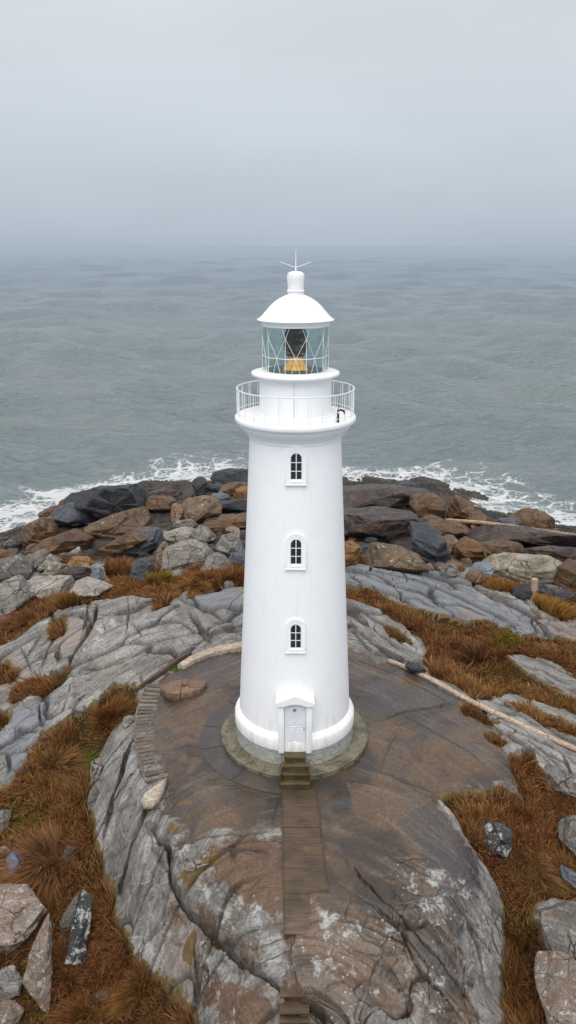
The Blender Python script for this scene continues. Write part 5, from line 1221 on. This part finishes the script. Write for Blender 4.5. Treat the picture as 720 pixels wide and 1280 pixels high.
def tussock(label, px, py, r, h, col, count=900, droop=.9, cat='grass tussock', name='tussock', group='grass tussocks', leanx=0, leany=-.1, moundk=.35):
    p = hit(px, py); n = count
    an = RNG.uniform(0, 2*PI, n); q = np.sqrt(RNG.random(n)); bx = p[0]+q*r*.45*np.cos(an); by = p[1]+q*r*.45*np.sin(an)
    wa = RNG.uniform(0, 2*PI); wind = np.array([math.cos(wa)*.55, -.25+.35*math.sin(wa)])
    tuft = np.stack([vn2(bx*5/r, by*5/r, 7), vn2(bx*5/r, by*5/r, 8)], -1)*.45
    K = 7; sid = RNG.integers(0, K, n); sa = RNG.uniform(0, 2*PI, K); sr = np.sqrt(RNG.random(K))*.55*r; sl_ = np.stack([np.cos(sa), np.sin(sa)], -1)*RNG.uniform(.1, .6, (K, 1))+RNG.normal(size=(K, 2))*.15
    bx = p[0]+(bx-p[0])*.55+(np.cos(sa)*sr)[sid]+tuft[:, 0]*r*.2; by = p[1]+(by-p[1])*.55+(np.sin(sa)*sr)[sid]+tuft[:, 1]*r*.2; hs = RNG.uniform(.65, 1.15, K)[sid]; tuft = tuft*.6+sl_[sid]
    lean = np.stack([np.cos(an), np.sin(an)], -1)*(q[:, None]*droop*.22)+tuft+RNG.normal(size=(n, 2))*.14+wind
    z = np.minimum(ground(bx, by), p[2]+.4)-.04+moundk*r*.3*np.clip(1-((bx-p[0])**2+(by-p[1])**2)/r**2, 0, 1)
    dist = p[1]-CAM[1]; w = np.full(n, max(.006, .00050*dist))*RNG.uniform(.7, 1.3, n); hh = h*hs*RNG.uniform(.6, 1.2, n)
    hue = np.array(col)[None]*np.array([.85, .90, 1.1])*RNG.lognormal(0, .28, (n, 1))*(1+RNG.normal(size=(n, 3))*.05)
    s_ = RNG.random(n) < .12; hue[s_] = hue[s_]*.4+np.array([.45, .29, .13])*.6
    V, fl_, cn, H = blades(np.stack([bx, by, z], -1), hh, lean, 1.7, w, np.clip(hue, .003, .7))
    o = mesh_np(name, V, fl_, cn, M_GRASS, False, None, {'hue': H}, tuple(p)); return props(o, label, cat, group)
TU = [
 ('tall upright rust tussock on the rear left strip, beside the light blue chip', 151, 725, 1.1, 1.35, (.30, .13, .045), 1500, .5),
 ('domed olive-gold tussock right of the blue-grey rough stone', 197, 732, 1.0, .85, (.25, .15, .03), 1500, .9),
 ('golden tussock in front of the squared pale block', 236, 736, 1.1, .9, (.36, .18, .05), 1500, .8),
 ('rust tussock beneath the pale wedge stone', 266, 730, 1.1, .9, (.30, .12, .035), 1300, .8),
 ('rust tussock touching the tower edge on the left', 296, 728, 1.2, 1.2, (.28, .11, .035), 1400, .8),
 ('russet tussock with a green heart on the left strip', 85, 757, .9, .75, (.24, .12, .03), 1200, .8),
 ('shaggy rust tussock at the left end of the rear strip', 32, 782, 1.3, .9, (.26, .11, .045), 1500, .9),
 ('yellow-orange tussock at the small wooden post', 694, 768, 1.5, 1.1, (.36, .18, .035), 1700, .8),
 ('yellow-orange tussock below the cream block', 628, 738, 1.3, .9, (.36, .16, .035), 1400, .9),
 ('dark combed tussock under the bush on the right', 592, 828, 1.3, .9, (.15, .065, .028), 1700, 1.0),
 ('rust tussock beside the log right of the tower', 560, 850, 1.0, .75, (.28, .13, .045), 1400, .9),
 ('tall golden tussock with drooping blades left of the dome cliff', 72, 965, 1.0, 1.0, (.33, .17, .06), 1900, .7),
 ('rust tussock climbing towards the curving steps', 140, 900, .9, .95, (.30, .12, .035), 1700, .6),
 ('big flowing rust tuft in the middle of the left hollow', 55, 1085, 1.15, 1.25, (.30, .14, .055), 2300, .8),
 ('small bright tuft beside the black and pale blade', 119, 1152, .45, .65, (.32, .16, .045), 800, .6),
 ('spiky orange tussock spreading at the bottom left', 165, 1248, .75, .75, (.28, .13, .035), 1700, 1.25),
 ('low spiky tussock near the pointed shard', 84, 1222, .55, .55, (.24, .12, .035), 1000, 1.2),
 ('spiky rust tussock in the bottom left corner', 96, 1275, .7, .65, (.25, .10, .03), 1200, 1.2),
 ('round dark rust tussock against the right side of the dome', 640, 1180, .80, .85, (.20, .085, .026), 2100, 1.1),
 ('flowing golden tuft right of the lichened black stone', 662, 1095, .95, .85, (.34, .18, .07), 2100, .9),
 ('tawny tuft above the lichened black stone', 600, 1018, .9, .55, (.26, .14, .035), 1500, .9),
 ('tawny tuft at the rim of the dome on the right', 700, 1012, .9, .7, (.30, .15, .04), 1500, .8),
]
for (lb, px, py, r, h, c, cn, dr) in TU: tussock(lb, px, py, r, h, c, cn, dr)

# rounded green-brown bush with stems and leaves
def bush():
    p = hit(630, 811); root = empty('bush', tuple(p)); props(root, 'round olive-green bush standing alone in the right-hand grass', 'bush')
    bm = bmesh.new(); rs = random.Random(5); tips = []
    for k in range(46):
        a = rs.uniform(0, 2*PI); e = math.acos(rs.uniform(.0, 1)); L = rs.uniform(.65, .85)
        d = Vector((math.cos(a)*math.sin(e), math.sin(a)*math.sin(e), math.cos(e)*1.2)); b = Vector((rs.uniform(-.1, .1), rs.uniform(-.1, .1), -.1))
        m = b+d*L*.5+Vector((0, 0, .12)); t = b+d*L+Vector((0, 0, .15)); tube(bm, [b, m, t], .02, 5, [.025, .016, .007]); tips += [(m, .22), (t, .20)]
    obj('stems', bm, simple('bush_bark', (.09, .055, .03), .8), root)
    n = 9000; T = np.array([list(t) for t, _ in tips]); c = T[RNG.integers(0, len(T), n)]+RNG.normal(size=(n, 3))*.11
    dd = RNG.normal(size=(n, 3)); dd /= np.linalg.norm(dd, axis=1, keepdims=True); ee = np.cross(dd, RNG.normal(size=(n, 3))); ee /= np.linalg.norm(ee, axis=1, keepdims=True)
    s = RNG.uniform(.018, .04, n)[:, None]; V = np.stack([c-dd*s*1.6, c+ee*s*.7, c+dd*s*1.6, c-ee*s*.7], 1).reshape(-1, 3)
    q = np.arange(n*4).reshape(-1, 4); hue = np.where(RNG.random((n, 1)) < .45, np.array([[.12, .12, .022]]), np.array([[.22, .14, .03]]))*RNG.lognormal(0, .3, (n, 1)); H = np.repeat(np.concatenate([hue, np.ones((n, 1))], 1)[:, None], 4, 1).reshape(-1, 4)
    mesh_np('foliage', V, q, np.full(n, 4), M_GRASS, False, root, {'hue': H})
bush()

# ------------------------------------------------------------------ air, light, sky, camera
def haze():
    bm = bmesh.new(); box(bm, -30000, 30000, -200, 30000, -15, 20.5)
    n = NT('sea_mist'); n.n.remove(n.b); v = n.n.new('ShaderNodeVolumePrincipled'); v.inputs['Color'].default_value = (.60, .69, .80, 1); v.inputs['Density'].default_value = HAZE_D; v.inputs['Anisotropy'].default_value = .2
    n.L(v.outputs[0], n.out.inputs['Volume']); o = obj('haze', bm, n.m); props(o, 'thin mist over the sea', kind='stuff')
HAZE_D = .00005
haze()

SUN_EL, SUN_AZ = math.radians(58), math.radians(190)   # azimuth measured from +Y towards +X: behind the camera
w = bpy.data.worlds.new("World"); SC.world = w; w.use_nodes = True; nt = w.node_tree; N = nt.nodes; N.clear()
out = N.new('ShaderNodeOutputWorld'); bg = N.new('ShaderNodeBackground'); nt.links.new(bg.outputs[0], out.inputs[0])
sky = N.new('ShaderNodeTexSky'); sky.sky_type = 'NISHITA'; sky.sun_disc = False; sky.sun_elevation = SUN_EL; sky.sun_rotation = SUN_AZ; sky.air_density = 1.5; sky.dust_density = 5
tc = N.new('ShaderNodeTexCoord'); sep = N.new('ShaderNodeSeparateXYZ'); nt.links.new(tc.outputs['Generated'], sep.inputs[0])
ramp = N.new('ShaderNodeValToRGB'); nt.links.new(sep.outputs[2], ramp.inputs[0])
R = ramp.color_ramp; R.elements[0].position = 0; R.elements[0].color = (3.2/8, 3.75/8, 4.35/8, 1); R.elements[1].position = 1; R.elements[1].color = (1.0, 1.0, 1.0, 1)
for ps_, c in ((.03, (3.6/8, 4.1/8, 4.7/8)), (.11, (4.1/8, 4.55/8, 5.1/8)), (.25, (4.7/8, 5.0/8, 5.25/8)), (.5, (.82, .84, .87))):
    e = R.elements.new(ps_); e.color = (*c, 1)
sc_ = N.new('ShaderNodeVectorMath'); sc_.operation = 'SCALE'; sc_.inputs['Scale'].default_value = 8.0; nt.links.new(ramp.outputs[0], sc_.inputs[0])
mp = N.new('ShaderNodeMapping'); mp.inputs['Scale'].default_value = (1, 1, 3.5); nt.links.new(tc.outputs['Generated'], mp.inputs[0])
cn = N.new('ShaderNodeTexNoise'); cn.inputs['Scale'].default_value = 1.6; cn.inputs['Detail'].default_value = 7; cn.inputs['Roughness'].default_value = .5; nt.links.new(mp.outputs[0], cn.inputs['Vector'])
mr = N.new('ShaderNodeMapRange'); mr.inputs[1].default_value = .3; mr.inputs[2].default_value = .7; mr.inputs[3].default_value = .91; mr.inputs[4].default_value = 1.08; nt.links.new(cn.outputs['Fac'], mr.inputs[0])
s2 = N.new('ShaderNodeVectorMath'); s2.operation = 'SCALE'; nt.links.new(sc_.outputs[0], s2.inputs[0]); nt.links.new(mr.outputs[0], s2.inputs['Scale'])
mx = N.new('ShaderNodeMix'); mx.data_type = 'RGBA'; mx.inputs[0].default_value = .93; nt.links.new(sky.outputs[0], mx.inputs[6]); nt.links.new(s2.outputs[0], mx.inputs[7])
nt.links.new(mx.outputs[2], bg.inputs[0]); bg.inputs[1].default_value = .10
sl = bpy.data.lights.new('sun', 'SUN'); sl.energy = 1.5; sl.angle = math.radians(50); sl.color = (1, .97, .93)
so = bpy.data.objects.new('sun', sl); COL.objects.link(so)
sd = Vector((math.sin(SUN_AZ)*math.cos(SUN_EL), math.cos(SUN_AZ)*math.cos(SUN_EL), math.sin(SUN_EL))); so.rotation_euler = sd.to_track_quat('Z', 'Y').to_euler()

cd = bpy.data.cameras.new('camera'); co = bpy.data.objects.new('camera', cd); COL.objects.link(co); SC.camera = co
cd.sensor_fit = 'VERTICAL'; cd.sensor_height = 36; cd.lens = 36*FOC/1280; cd.clip_start = .5; cd.clip_end = 80000
co.location = CAM; co.rotation_euler = (PI/2-PITCH, 0, 0)
vs = SC.view_settings; SC.display_settings.display_device = 'sRGB'; vs.view_transform = 'Standard'; vs.look = 'None'; vs.gamma = 1; vs.exposure = .5; vs.use_curve_mapping = False
SC.cycles.max_bounces = 6; SC.cycles.volume_bounces = 1; SC.cycles.transparent_max_bounces = 12; SC.cycles.use_denoising = True
SC.render.resolution_x = 576; SC.render.resolution_y = 1024
